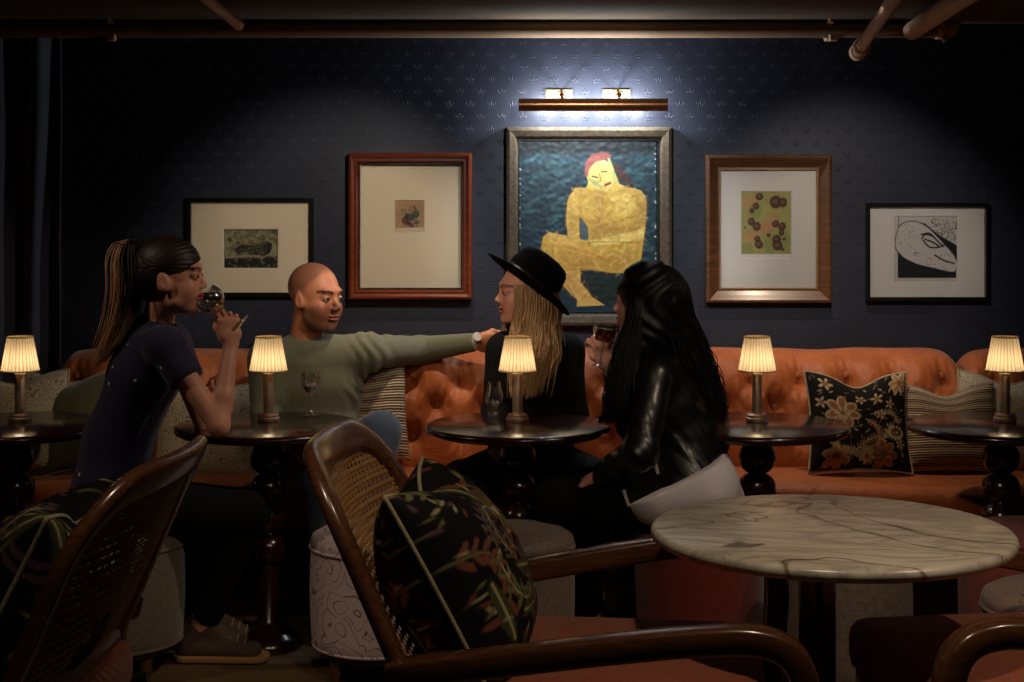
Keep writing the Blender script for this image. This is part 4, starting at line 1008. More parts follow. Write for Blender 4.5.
# ================================================================== PEOPLE
def frame(fwd, up=(0, 0, 1)):
    f = Vector(fwd).normalized(); u = Vector(up); u = (u-f*u.dot(f)).normalized(); l = u.cross(f)
    return np.array([tuple(f), tuple(l), tuple(u)]).T   # columns forward, left, up
def head_sdf(H, R, s=1.0, fem=False, smile=0.0):
    """local frame: x forward, y left, z up, origin between the ears at eye height"""
    E = s_ell; S = s_seg
    g = .92 if fem else 1.0
    p = [(E((-.014, 0, .036), (.092, .073, .080)), .01), (E((.018, 0, -.012), (.072, .060*g, .084)), .03), (E((.032, 0, -.068), (.052, .047*g, .040)), .025),
         (E((.068, 0, -.098), (.020, .021*g, .017)), .02), (E((.082, .0, .024), (.012, .046, .010)), .02)]
    for y in (-1, 1):
        p += [(E((.060, y*.038*g, -.036), (.024, .022, .026)), .02), (E((.040, y*.036*g, -.058), (.030, .020*g, .032)), .03), (E((-.008, y*.073, -.010), (.016, .007, .029)), .006), (E((.002, y*.062, -.020), (.012, .012, .014)), .02),
              (S((.02, y*.052*g, -.07), (.055, y*.028*g, -.092), .014), .02)]
    base = union(p, .02)
    nx = -.007 if fem else 0
    nose = union([(S((.087+nx*.4, 0, .006), (.108+nx, 0, -.029), .0072, .0095), .01), (E((.098+nx, .010, -.034), (.011, .0075, .0075)), .006), (E((.098+nx, -.010, -.034), (.011, .0075, .0075)), .006)], .006)
    lips = union([(E((.0925, 0, -.0570), (.0075, .020+.006*smile, .0042)), .004), (E((.0905, 0, -.0685), (.0075, .018+.006*smile, .0050)), .004)], .003)
    lids = union([E((.0768, y*.031, .0005), (.0142, .0160, .0120)) for y in (-1, 1)], .004)
    sock = [E((.098, y*.033, .000), (.018, .018, .013)) for y in (-1, 1)]
    ec = [E((.0, y*.083, -.010), (.010, .006, .019)) for y in (-1, 1)]
    H_ = A(H)
    def f(X):
        q = (X-H_)@R/s; d = base(q)
        for g_ in sock: d = smax(d, -g_(q), .012)
        d = smin(d, lids(q), .004); d = smin(d, nose(q), .009); d = smin(d, lips(q), .005)
        if smile:
            d = smax(d, -E((.100, 0, -.0635), (.010, .016, .0022*smile+.001))(q), .002)
        for g_ in ec: d = smax(d, -g_(q), .004)
        return d*s
    f.bb = (H_-.14*s, H_+.14*s); return f
def hand_sdf(wr, ex, ey, ez, s=1.0, curl=(55, 60, 40), thumb=None, per=None, spread=.06):
    """ex to the fingertips, ey to the thumb side, ez the back of the hand"""
    o = A(wr); B = np.array([tuple(Vector(v).normalized()) for v in (ex, ey, ez)])
    def w(x, y, z): return o+s*(np.array((x, y, z))@B)
    side = B[1]; r = lambda v: v*s
    pr = [(s_seg(w(0, 0, 0), w(.03, 0, 0), r(.025), r(.032), r(.019), r(.017), side), .01),
          (s_seg(w(.025, .002, 0), w(.078, .002, .0), r(.033), r(.039), r(.016), r(.0115), side), .012),
          (s_seg(w(.02, .022, -.006), w(.05, .034, -.012), r(.015), r(.012)), .012)]
    bases = [(.086, .029), (.090, .010), (.087, -.010), (.080, -.028)]
    lens = [(.040, .025, .020), (.045, .028, .021), (.041, .026, .020), (.032, .020, .017)]
    for i, ((bx, by), L) in enumerate(zip(bases, lens)):
        c = per[i] if per else curl; a = 0; p = np.array((bx-.006, by, 0.)); sp = spread*(1.5-i)
        for j in range(3):
            a += math.radians(c[j]); d = np.array((math.cos(a), math.sin(sp)*math.cos(a), -math.sin(a))); q = p+d*L[j]
            r0 = .0090-.0009*j-(.001 if i == 3 else 0)
            pr.append((s_seg(w(*p), w(*q), r(r0), r(r0-.0009)), .0035)); p = q
    th = thumb or [(.028, .030, -.008), (.055, .050, -.020), (.080, .050, -.034), (.100, .042, -.042)]
    for k in range(3): pr.append((s_seg(w(*th[k]), w(*th[k+1]), r(.0125-.0015*k), r(.011-.0015*k)), .005))
    f = union(pr, .004); return f
def limb(a, b, r0, r1, k=.02): return (s_seg(a, b, r0, r1), k)
def foot(ank, d, s=1.0):
    a = Vector(ank); d = Vector(d).normalized(); z = Vector((0, 0, 1))
    heel = a-z*.05*s-d*.03*s; toe = a-z*.062*s+d*.12*s
    return [(s_seg(a, heel, .036*s, .033*s), .02), (s_seg(heel, toe, .032*s, .036*s, .03*s, .018*s, d.cross(z)), .02)]
def body_prims(J, m=1.0, w=1.0, arms=True):
    side = (J['sR']-J['sL']).normalized(); up = (J['neck']-J['chest']).normalized()
    sw = (J['sR']-J['sL']).length; mid = (J['sR']+J['sL'])/2
    P_ = [(s_seg(J['chest']+(mid-J['chest'])*.62, J['chest'], sw*.40, .135*w, .075*m, .092*m, side), .03),
          (s_seg(J['chest'], J['waist'], .135*w, .118*w, .095*m, .085*m, side), .03),
          (s_seg(J['waist'], J['pel'], .118*w, .148*w, .085*m, .105*m, side), .03),
          (s_seg(J['sL']+(mid-J['sL'])*.2, J['sR']+(mid-J['sR'])*.2, .047*m), .05),
          (s_seg(J['neck'], mid+(J['sL']-mid)*.55, .040*m, .034*m), .04), (s_seg(J['neck'], mid+(J['sR']-mid)*.55, .040*m, .034*m), .04)]
    return P_
def arm_prims(sh, el, wr, m=1.0): return [(s_seg(sh, el, .049*m, .037*m), .03), (s_seg(el, el+(wr-el)*.35, .037*m, .038*m), .02), (s_seg(el+(wr-el)*.35, wr, .038*m, .0255*m), .015)]
def leg_prims(h, k, a, m=1.0): return [(s_seg(h, k, .083*m, .056*m), .03), (s_seg(k, k+(a-k)*.35, .055*m, .054*m), .02), (s_seg(k+(a-k)*.35, a, .054*m, .034*m), .02)]
def neck_prims(J, R, s=1.0, r=.05):
    H = Vector(J['head']); Rm = Matrix([list(x) for x in R])
    top = H+Rm @ Vector((-.022, 0, -.055))*s
    return [(s_seg(J['neck']-Vector((0, 0, .02)), top, r*1.08, r), .018)]
def skin_cols(base, H, R, s, lip=(150, 66, 58), brow=(40, 26, 20), stub=None, scalp=None, blush=.1, browy=.020):
    b = np.array(C(*base)[:3]); lip = np.array(C(*lip)[:3]); brow = np.array(C(*brow)[:3])
    def fn(V):
        q = (V-A(H))@R/s; c = np.tile(b, (len(V), 1)); x, y, z = q.T
        c *= (1+.08*waves(V, 60, 2)[:, None])
        def mix(m, col):
            nonlocal c
            m = np.clip(m, 0, 1)[:, None]; c = c*(1-m)+np.array(col)*m
        near = (np.abs(q) < .16).all(1)
        if stub is not None:
            m = near*np.clip((-.028-z+.35*np.abs(x-.03))/.02, 0, 1)*np.clip((z+.125)/.01, 0, 1)*np.clip((x+.005)/.015, 0, 1)*.75
            m = np.maximum(m, near*np.clip(1-np.abs(z+.0505)/.005, 0, 1)*(np.abs(y) < .028)*(x > .08)*(x < .100)*.45); mix(m, C(*stub)[:3])
        if scalp is not None:
            m = near*np.clip((z-.012-np.clip((x-.01)*1.2, 0, .09))/.02, 0, 1)*np.clip((.062-x)/.02, 0, 1); mix(m*.65, C(*scalp)[:3])
        mix(near*np.clip(1.4-np.hypot(y/.026, (z+.0625-6*y*y)/.0105), 0, 1)*1.6*(x > .083), lip)
        bz = browy+.005-14*(np.abs(y)-.037)**2
        mix(near*np.clip(1.5-np.abs(z-bz)/.0040, 0, 1)*(np.abs(np.abs(y)-.033) < .021)*(x > .05), brow)
        mix(near*np.clip(1.5-np.hypot((np.abs(y)-.033)/.015, (z-.003)/.0055), 0, 1)*(x > .06)*.55, brow*1.6)
        mix(near*.25*np.exp(-((np.abs(y)-.042)**2+(z+.034)**2)/.0005)*(x > .03), np.array(C(190, 96, 80)[:3]))
        return c
    return fn
def eyes(parent, H, R, s=1.0, gaze=(0, 0)):
    Rm = Matrix([list(x) for x in R])
    for y in (-1, 1):
        c = Vector(H)+Rm @ Vector((.0788, y*.031, -.0005))*s
        bm = BM(); bmesh.ops.create_uvsphere(bm, u_segments=16, v_segments=12, radius=.0128*s, matrix=Matrix.Translation(c)); e = obj('eye', bm, M['eyewhite'], parent, world=True)
        d = Rm @ Vector((1, gaze[0], gaze[1])).normalized()
        bm = BM(); bmesh.ops.create_uvsphere(bm, u_segments=12, v_segments=8, radius=.0080*s, matrix=Matrix.Translation(c+d*.0066*s)); obj('iris', bm, M['iris'], e)
def strand_mesh(name, paths, r, cols, mat, parent, taper=True):
    P_ = np.asarray(paths, float); n, k, _ = P_.shape
    T = np.gradient(P_, axis=1); T /= np.linalg.norm(T, axis=2, keepdims=True)+1e-9
    ref = np.array((.3, .9, .1)); U = np.cross(T, ref); U /= np.linalg.norm(U, axis=2, keepdims=True)+1e-9; Wv = np.cross(T, U)
    rr = (np.asarray(r).reshape(-1, 1, 1) if np.ndim(r) else r)*np.ones((n, k, 1))
    if taper: rr = rr*(1-.75*np.linspace(0, 1, k)**3)[None, :, None]
    V = np.stack([P_+rr*(U*math.cos(a)+Wv*math.sin(a)) for a in (0, 2.09, 4.19)], 2) # n,k,3,3
    idx = np.arange(n*k*3).reshape(n, k, 3); F = []
    for j in range(3): F.append(np.stack([idx[:, :-1, j], idx[:, :-1, (j+1) % 3], idx[:, 1:, (j+1) % 3], idx[:, 1:, j]], -1).reshape(-1, 4))
    cc = np.repeat(np.asarray(cols).reshape(n, k, 1, 3), 3, 2).reshape(-1, 3)
    return npmesh(name, V.reshape(-1, 3), np.concatenate(F), mat, parent, world=True, cols=cc)
def crn(ctrl, k=16):
    """ctrl (n, m, 3) -> catmull-rom resampled (n, k, 3)"""
    c = np.asarray(ctrl, float); c = np.concatenate([2*c[:, :1]-c[:, 1:2], c, 2*c[:, -1:]-c[:, -2:-1]], 1); m = c.shape[1]-3
    out = []
    for t in np.linspace(0, m-1e-6, k):
        i = int(t); u = t-i; a, b, d, e = c[:, i], c[:, i+1], c[:, i+2], c[:, i+3]
        out.append(.5*((2*b)+(d-a)*u+(2*a-5*b+4*d-e)*u*u+(3*b-a-3*d+e)*u**3))
    return np.stack(out, 1)
def person(label, loc, J, R, s, fem, smile, hands, base, **ck):
    t = thing('person', label, 'person', loc)
    pr = body_prims(J, .93 if fem else 1.0, .93 if fem else 1.05)+neck_prims(J, R, s, .046 if fem else .056)
    m = .80 if fem else 1.0
    for q in 'LR':
        pr += arm_prims(J['s'+q], J['e'+q], J['w'+q], m); pr += leg_prims(J['h'+q], J['k'+q], J['a'+q], .9 if fem else 1); pr += foot(J['a'+q], J.get('fd', (1, 0, 0)))
    pr.append((head_sdf(J['head'], R, s, fem, smile), .012))
    for h in hands: pr.append((h, .012))
    iso('body', union(pr, .02), .0036, M['skin'], t, skin_cols(base, J['head'], R, s, **ck))
    eyes(t, J['head'], R, s, ck.get('gz', (0, 0)) if False else (0, 0))
    return t
def trousers(t, J, mat, m=1.0, seed=1, extra=.012, low=.07, name='trousers'):
    side = (J['sR']-J['sL']).normalized(); pr = [(s_seg(J['waist']*.35+J['pel']*.65, J['pel'], .135+extra, .152+extra, .092+extra, .108+extra, side), .03)]
    for q in 'LR':
        h, k, a = J['h'+q], J['k'+q], J['a'+q]; a2 = a+(k-a).normalized()*low
        pr += [(s_seg(h, k, .083*m+extra, .058*m+extra), .035), (s_seg(k, a2, .057*m+extra, .036*m+extra+.008), .025)]
    return iso(name, wrinkle(union(pr, .02), .004, 30, seed), .006, mat, t)
def shoe(t, ank, d, smat, s=1.0, name='shoe'):
    a = Vector(ank); d = Vector(d).normalized(); z = Vector((0, 0, 1)); sd = d.cross(z)
    fl = Vector((a.x, a.y, 0)); heel = fl-d*.045*s; toe = fl+d*.185*s
    up = union([(s_seg(heel+z*.05, toe+z*.035-d*.03, .040*s, .043*s, .04*s, .026*s, sd), .02), (s_seg(heel+z*.055+d*.01, a+z*.01, .04*s, .036*s), .02), (s_seg(a+z*.0+d*.02, fl+d*.10*s+z*.055, .034*s, .030*s), .02)], .02)
    up = cut(up, fl+z*.022, (0, 0, -1), .004); up = cut(up, a+z*.015, (0, 0, 1), .004)
    o = iso(name, up, .0045, smat, t)
    so = union([s_seg(heel+z*.018-d*.004, toe+z*.018-d*.025, .043*s, .047*s, .043*s, .047*s, sd)], .01); so = cut(cut(so, fl+z*.004, (0, 0, -1), .003), fl+z*.026, (0, 0, 1), .003)
    iso('sole', so, .0045, M['gum'], o)
    bm = BM()
    for i in range(5):
        c = fl+d*(.045+.022*i)*s+z*(.112-.0105*i)*s; tube(bm, cr([c-sd*.030-z*.014, c+z*.003, c+sd*.030-z*.014], 4), .0032, 6)
    tube(bm, cr([fl+d*.05*s+z*.098, fl+d*.03+z*.118-sd*.02, fl+d*.06+z*.108-sd*.03], 4), .0025, 6)
    l = obj('laces', bm, M['lace'], o)
    return o
def watch(t, c, axis, r):
    bm = BM(); ax = Vector(axis).normalized(); u = ax.orthogonal().normalized(); v = ax.cross(u)
    sweep(bm, [Vector(c)+(u*math.cos(a)+v*math.sin(a))*r for a in np.linspace(0, 2*PI, 28, endpoint=False)], .018, .005, side=ax, seg=8, closed=True); return obj('watch', bm, M['steel'], t, world=True)

# ------------------------------------------------------------------ 1. ponytailed woman drinking
def woman_ponytail():
    J = dict(head=P(170, 277, 4.80), neck=P(156, 326, 4.83), chest=P(146, 372, 4.84), waist=P(118, 440, 4.84), pel=P(112, 487, 4.83),
             sR=P(165, 347, 4.68), sL=P(172, 343, 4.99), eR=P(219, 426, 4.62), wR=P(231, 344, 4.72), eL=P(207, 432, 5.0), wL=P(226, 410, 5.03),
             hR=P(118, 505, 4.73), kR=P(246, 512, 4.78), aR=P(203, 627, 4.92), hL=P(122, 503, 4.94), kL=P(252, 508, 4.99), aL=P(205, 618, 5.06), fd=(1, 0, 0))
    R = frame((1, .0, .04)); s = 1.03
    hands = [hand_sdf(J['wR'], (-.08, 0, 1), (-.93, -.33, 0), (.33, -.93, 0), .92, per=[(70, 75, 40), (62, 80, 50), (66, 80, 50), (60, 70, 45)], thumb=[(.028, .026, -.012), (.052, .040, -.032), (.078, .034, -.044), (.098, .022, -.048)]),
             hand_sdf(J['wL'], (.05, .1, 1), (-.3, -.9, .1), (.9, -.3, 0), .9, (45, 60, 40))]
    t = person('woman with a long brown ponytail in a navy dotted t-shirt, sipping from a glass', (J['pel'].x, J['pel'].y, 0), J, R, s, True, 0, hands, (210, 148, 124), lip=(156, 78, 70), brow=(46, 30, 24))
    # t-shirt
    side = (J['sR']-J['sL']).normalized(); m = .97; pr = [(g, k) for g, k in body_prims(J, 1.04, 1.05)][:4]
    pr = [(s_seg(J['chest']+Vector((.012, 0, .075)), J['chest'], .135, .15, .085, .108, side), .03), (s_seg(J['chest'], J['waist'], .15, .135, .108, .102, side), .03), (s_seg(J['waist'], J['pel'], .135, .165, .102, .122, side), .03),
          (s_seg(J['sL'], J['sR'], .058), .05), (s_seg(J['neck']-Vector((.006, 0, .006)), J['neck']-Vector((0, 0, .05)), .060, .085), .03)]
    for q in 'LR':
        S_, E_ = J['s'+q], J['e'+q]; d = (E_-S_); sl = s_seg(S_-d*.02, S_+d*.55, .058, .056); pr.append((cut(sl, S_+d*.42, d), .02))
    sh = wrinkle(union(pr, .02), .0045, 26, 4); iso('tshirt', sh, .006, M['dotted'], t)
    trousers(t, J, M['blackcloth'], .9, 3, .01)
    shoe(t, J['aR'], (1, -.02, 0), M['suede'], 1.02); shoe(t, J['aL'], (1, .02, 0), M['suede'], 1.02)
    # hair
    Rm = Matrix([list(x) for x in R]); H = A(J['head'])
    cap = s_ell((-.010, 0, .036), (.104, .081, .088)); cap2 = s_ell((-.045, 0, -.005), (.065, .066, .07))
    def hf(X):
        q = (X-H)@R/s; d = smin(cap(q), cap2(q), .03); x, y, z = q.T
        g = np.interp(x, [-.12, -.075, -.045, -.022, .0, .022, .045, .075, .1], [-.12, -.10, -.072, .020, .020, .012, .012, .030, .055])
        d = smax(d, (g-z)*.8, .008); ang = np.arctan2(z-.04, x+.09)
        return (d+.0012*np.sin(ang*70+y*40))*s
    hf.bb = (H-.15, H+.15)
    hb = np.array(C(38, 24, 22)[:3])
    hc = lambda V: np.tile(hb, (len(V), 1))*(1+.5*waves(V, 120, 3)[:, None])
    ho = iso('hair', hf, .0035, M['hairmat'], t, hc)
    r = np.random.RandomState(3); n = 420
    ctr = np.array([tuple(P(px, py, d)) for px, py, d in ((142, 250, 4.80), (131, 242, 4.80), (126, 258, 4.79), (127, 285, 4.78), (123, 312, 4.78), (114, 336, 4.77), (103, 354, 4.76))])
    off = r.normal(size=(n, 3))*np.array((.017, .022, .004)); sc = np.array([.35, .75, 1.0, 1.05, 1.0, .85, .55])
    ctrl = ctr[None]+off[:, None, :]*sc[None, :, None]; ctrl[:, 3:] += r.normal(size=(n, 4, 3))*.0025
    ctrl[:, -1] += (r.rand(n, 1)-.35)*np.array((-.03, 0, -.05))
    ps = crn(ctrl, 20); lf = np.clip((-off[:, 0]/.017+.15+.25*r.normal(size=n))*.9, 0, 1)[:, None]*np.ones((1, 20)); tt = np.linspace(0, 1, 20)[None]
    k = np.clip(lf+np.clip((tt-.62)*2.2, 0, .9), 0, 1)*np.clip(tt*7, 0, 1); k = k[..., None]
    dark = np.array(C(26, 16, 16)[:3]); blo = np.array(C(176, 132, 98)[:3]); cc = dark*(1-k)+blo*k*(.7+.6*r.rand(n, 1, 1))
    strand_mesh('ponytail', ps, .0022, cc, M['hairmat'], t)
    bm = BM(); c = P(141, 248, 4.80); sweep(bm, [c+Vector((.006*math.sin(a)*0, .021*math.cos(a), .021*math.sin(a))) for a in np.linspace(0, 2*PI, 20, endpoint=False)], .012, .008, side=(1, 0, 0), seg=8, closed=True); obj('hair_tie', bm, M['blackcloth'], t, world=True)
woman_ponytail()
coupe = dict(foot=[(0, 0), (.031, 0), (.031, .0015), (.012, .005), (.0042, .011), (.0034, .03), (.0034, .070)], bowl=[(.006, .078), (.024, .084), (.036, .096), (.042, .112), (.043, .126), (.041, .140)])
def tilted(loc, axis): return Vector((0, 0, 1)).rotation_difference(Vector(axis).normalized()).to_euler()
drinkware('wine_glass', 'tilted wine glass held to the ponytailed woman\'s lips', coupe, .0012, P(242, 323, 4.73), tilted(None, (-.80, .0, .60)), .104, M['whitewine'])

# ------------------------------------------------------------------ 2. man in sage sweater
def man():
    J = dict(head=P(315, 297, 5.50), neck=P(305, 347, 5.54), chest=P(312, 385, 5.54), waist=P(308, 430, 5.54), pel=P(306, 462, 5.50),
             sL=P(366, 352, 5.55), sR=P(268, 359, 5.50), eL=P(420, 350, 5.76), wL=P(476, 342, 5.66), eR=P(266, 420, 5.38), wR=P(292, 442, 5.18),
             hR=P(288, 465, 5.44), kR=P(324, 476, 5.12), aR=P(332, 590, 5.24), hL=P(330, 462, 5.46), kL=P(380, 432, 5.16), aL=P(362, 560, 5.02), fd=(.2, -1, 0))
    R = frame((math.sin(math.radians(54)), -math.cos(math.radians(54)), -.03), (.06, 0, 1)); s = 1.04
    hands = [hand_sdf(J['wL'], (.95, .2, -.12), (.1, -.3, .9), (.0, -1, .2), 1.0, (18, 22, 15)), hand_sdf(J['wR'], (.8, -.4, -.3), (-.3, -.8, .2), (.2, .2, 1), 1.0, (25, 35, 20))]
    t = person('shaven-headed man in a sage sweater with one arm stretched along the sofa back', (J['pel'].x, J['pel'].y, 0), J, R, s, False, 1.0, hands, (190, 122, 88), lip=(146, 82, 66), brow=(40, 27, 22), stub=(74, 46, 34), scalp=(96, 62, 48))
    side = (J['sR']-J['sL']).normalized()
    pr = [(s_seg(J['chest']+Vector((0, 0, .075)), J['chest'], .165, .175, .095, .118, side), .03), (s_seg(J['chest'], J['waist'], .175, .165, .118, .12, side), .03), (s_seg(J['waist'], J['pel']+Vector((0, 0, .01)), .165, .17, .12, .125, side), .03),
          (s_seg(J['sL'], J['sR'], .062), .05), (s_seg(J['neck']-Vector((0, 0, .0)), J['neck']-Vector((0, 0, .05)), .066, .10), .03)]
    for q in 'LR':
        S_, E_, W_ = J['s'+q], J['e'+q], J['w'+q]
        pr += [(s_seg(S_, E_, .066, .052), .035), (s_seg(E_, W_-(W_-E_)*.08, .052, .034), .02)]
    def folds(X):
        return .0035*np.sin(X[:, 0]*150+X[:, 2]*60+2*np.sin(X[:, 2]*40))*np.exp(-((X[:, 0]-(J['sL'].x+.02))/.07)**2)
    u = wrinkle(union(pr, .02), .006, 20, 8); g = lambda X: u(X)+folds(X); g.bb = u.bb
    o = iso('sweater', g, .0055, M['sage'], t)
    bm = BM(); c = J['neck']+Vector((.0, -.0, .014)); tube(bm, [c+Vector((.062*math.cos(a), .062*math.sin(a), -.016*math.sin(a+PI/2*0)*0+.012*math.sin(a))) for a in np.linspace(0, 2*PI, 32, endpoint=False)], .010, 8, closed=True); obj('collar', bm, M['sage'], o)
    trousers(t, J, M['jean'], 1.0, 5, .012, name='jeans')
    for q in 'LR': shoe(t, J['a'+q], (.2, -1, 0), M['blackcloth'], 1.05)
    w = J['wL']; watch(t, w+Vector((.006, 0, .002)), (J['wL']-J['eL']), .031)
    bm = BM(); tube(bm, [w+Vector((.004, -.028, .016)), w+Vector((.006, -.038, .021))], .014, 16); obj('watch_face', bm, M['steel'], t, world=True, auto=40)
man()

# ------------------------------------------------------------------ 3. blonde woman in a hat
def woman_hat():
    J = dict(head=P(526, 292, 5.40), neck=P(533, 336, 5.44), chest=P(533, 378, 5.45), waist=P(532, 428, 5.47), pel=P(531, 462, 5.48),
             sR=P(504, 350, 5.41), sL=P(567, 352, 5.47), eR=P(496, 412, 5.38), wR=P(498, 446, 5.20), eL=P(574, 415, 5.40), wL=P(522, 452, 5.20),
             hR=P(513, 466, 5.42), kR=P(462, 482, 5.08), aR=P(478, 600, 5.16), hL=P(552, 466, 5.42), kL=P(598, 482, 5.24), aL=P(592, 585, 5.3), fd=(-.3, -1, 0))
    R = frame((-.97, -.20, .03), (.10, 0, 1)); s = .98
    hands = [hand_sdf(J['wR'], (-.25, -.3, -.9), (.6, -.7, .0), (-.6, -.7, .2), .9, (25, 35, 25)), hand_sdf(J['wL'], (-.8, -.2, -.5), (.2, -.5, .8), (.2, -.8, .3), .9, (30, 40, 25))]
    t = person('blonde woman in a wide black hat and black jacket, smiling to the left', (J['pel'].x, J['pel'].y, 0), J, R, s, True, 1.0, hands, (220, 156, 134), lip=(176, 80, 76), brow=(120, 86, 60))
    side = (J['sR']-J['sL']).normalized()
    pr = [(s_seg(J['chest']+Vector((0, 0, .085)), J['chest'], .125, .15, .082, .112, side), .03), (s_seg(J['chest'], J['waist'], .15, .145, .112, .11, side), .03), (s_seg(J['waist'], J['pel'], .145, .165, .11, .12, side), .03),
          (s_seg(J['sL'], J['sR'], .056), .05), (s_seg(J['neck']-Vector((0, 0, .008)), J['neck']-Vector((0, 0, .05)), .055, .085), .03)]
    for q in 'LR':
        S_, E_, W_ = J['s'+q], J['e'+q], J['w'+q]; pr += [(s_seg(S_, E_, .058, .050), .03), (s_seg(E_, W_-(W_-E_)*.1, .050, .036), .02)]
    iso('jacket', wrinkle(union(pr, .02), .005, 24, 6), .006, M['blackcloth'], t)
    trousers(t, J, M['tartan'], .92, 7, .016)
    for q in 'LR': shoe(t, J['a'+q], (-.3, -1, 0), M['blackcloth'], .95)
    # hat, in a tilted head frame
    Rm = Matrix([list(x) for x in R]).to_4x4(); Rm.translation = J['head']
    tilt = Matrix.Rotation(math.radians(-36), 4, 'Y') # back of hat drops
    Mh = Rm @ Matrix.Translation((-.008, 0, .026)) @ tilt
    bm = BM(); n = 64
    prof = [(.163, .000), (.160, .003), (.130, -.002), (.100, -.004), (.096, .0), (.094, .012), (.093, .05), (.086, .094), (.074, .112), (.054, .120), (.03, .114), (0, .110)]
    prof2 = [(0, .104), (.03, .108), (.050, .111), (.068, .106), (.080, .091), (.087, .05), (.089, .0), (.100, -.009), (.130, -.007), (.160, -.002), (.163, .000)]
    def el(r, z, a):
        return r*(1+.09*math.cos(2*a)) if z < .13 else r
    lathe(bm, (prof2+prof)[:-1]+[(0, .110)], n, fn=el)
    for v in bm.verts:
        x, y, z = v.co; rr = math.hypot(x, y)
        if rr > .095: v.co.z += .55*(rr-.095)*(abs(y)/rr)**2*.5-.02*(x/rr > .5)*0
        if z > .09: v.co.z -= .022*math.exp(-(y/.022)**2)*(1 if x > -.08 else 0); v.co.y *= 1-.18*max(0, x)/.08
    bmesh.ops.transform(bm, matrix=Mh, verts=bm.verts); hat = obj('hat', bm, M['felt'], t, world=True, auto=50)
    bm = BM(); lathe(bm, [(.0955, .002), (.0985, .004), (.0975, .024), (.0945, .026)], n, fn=el); bmesh.ops.transform(bm, matrix=Mh, verts=bm.verts); obj('hat_band', bm, M['ribbon'], hat)
    # hair
    r = np.random.RandomState(5); n = 2600; Rn = R; H = A(J['head'])
    lo, hi = math.radians(46), math.radians(314); ph = lo+(hi-lo)*r.rand(n)  # angle from the front, counted over the left ear
    lay = r.rand(n)**.6
    rx, ry = .080+.018*lay, .066+.016*lay
    def ring(k, z, fx=0, sx=1.0): return np.stack([(-.012+fx)+rx*k*sx*np.cos(ph), ry*k*np.sin(ph), z+0*ph], 1)
    front = np.cos(ph)
    c0 = ring(.70, .052); c1 = ring(.98, .02); c2 = ring(1.05, -.04, -.005); c3 = ring(1.06, -.10, -.0); c4 = ring(1.1, -.18, .005, .82); c5 = ring(1.0, -.25, .014, .72); c6 = ring(.9, -.31, .02, .62)
    L = .70+.55*r.rand(n); c = np.stack([c0, c1, c2, c3, c4, c5, c6], 1)
    c[:, 4:, 2] = c[:, 3:4, 2]+(c[:, 4:, 2]-c[:, 3:4, 2])*L[:, None]
    c[:, 2:] += r.normal(size=(n, 1, 3))*.003; c[:, 3:] += r.normal(size=(n, 4, 3))*.0016; c[:, 4:] += r.normal(size=(n, 1, 3))*np.array((.012, .010, .0))
    bk = np.clip((-front-.3)/.5, 0, 1); c[:, 3:, 0] -= (bk*r.rand(n))[:, None]*np.array([.008, .02, .035, .045])
    wd = c@Rn.T*s+H
    wd[:, 4:, 1] -= .030*(wd[:, 4:, 1] < J['neck'].y+.02)  # lie over the jacket front
    ps = crn(wd, 22)
    tt = np.linspace(0, 1, 22)[None, :, None]; v = (.75+.5*r.rand(n, 1, 1)); lowc = np.array(C(222, 186, 142)[:3]); up = np.array(C(158, 122, 88)[:3])
    cc = (up*(1-tt)+lowc*tt)*v
    strand_mesh('hair', ps, .0017, cc, M['hairmat'], t)
woman_hat()

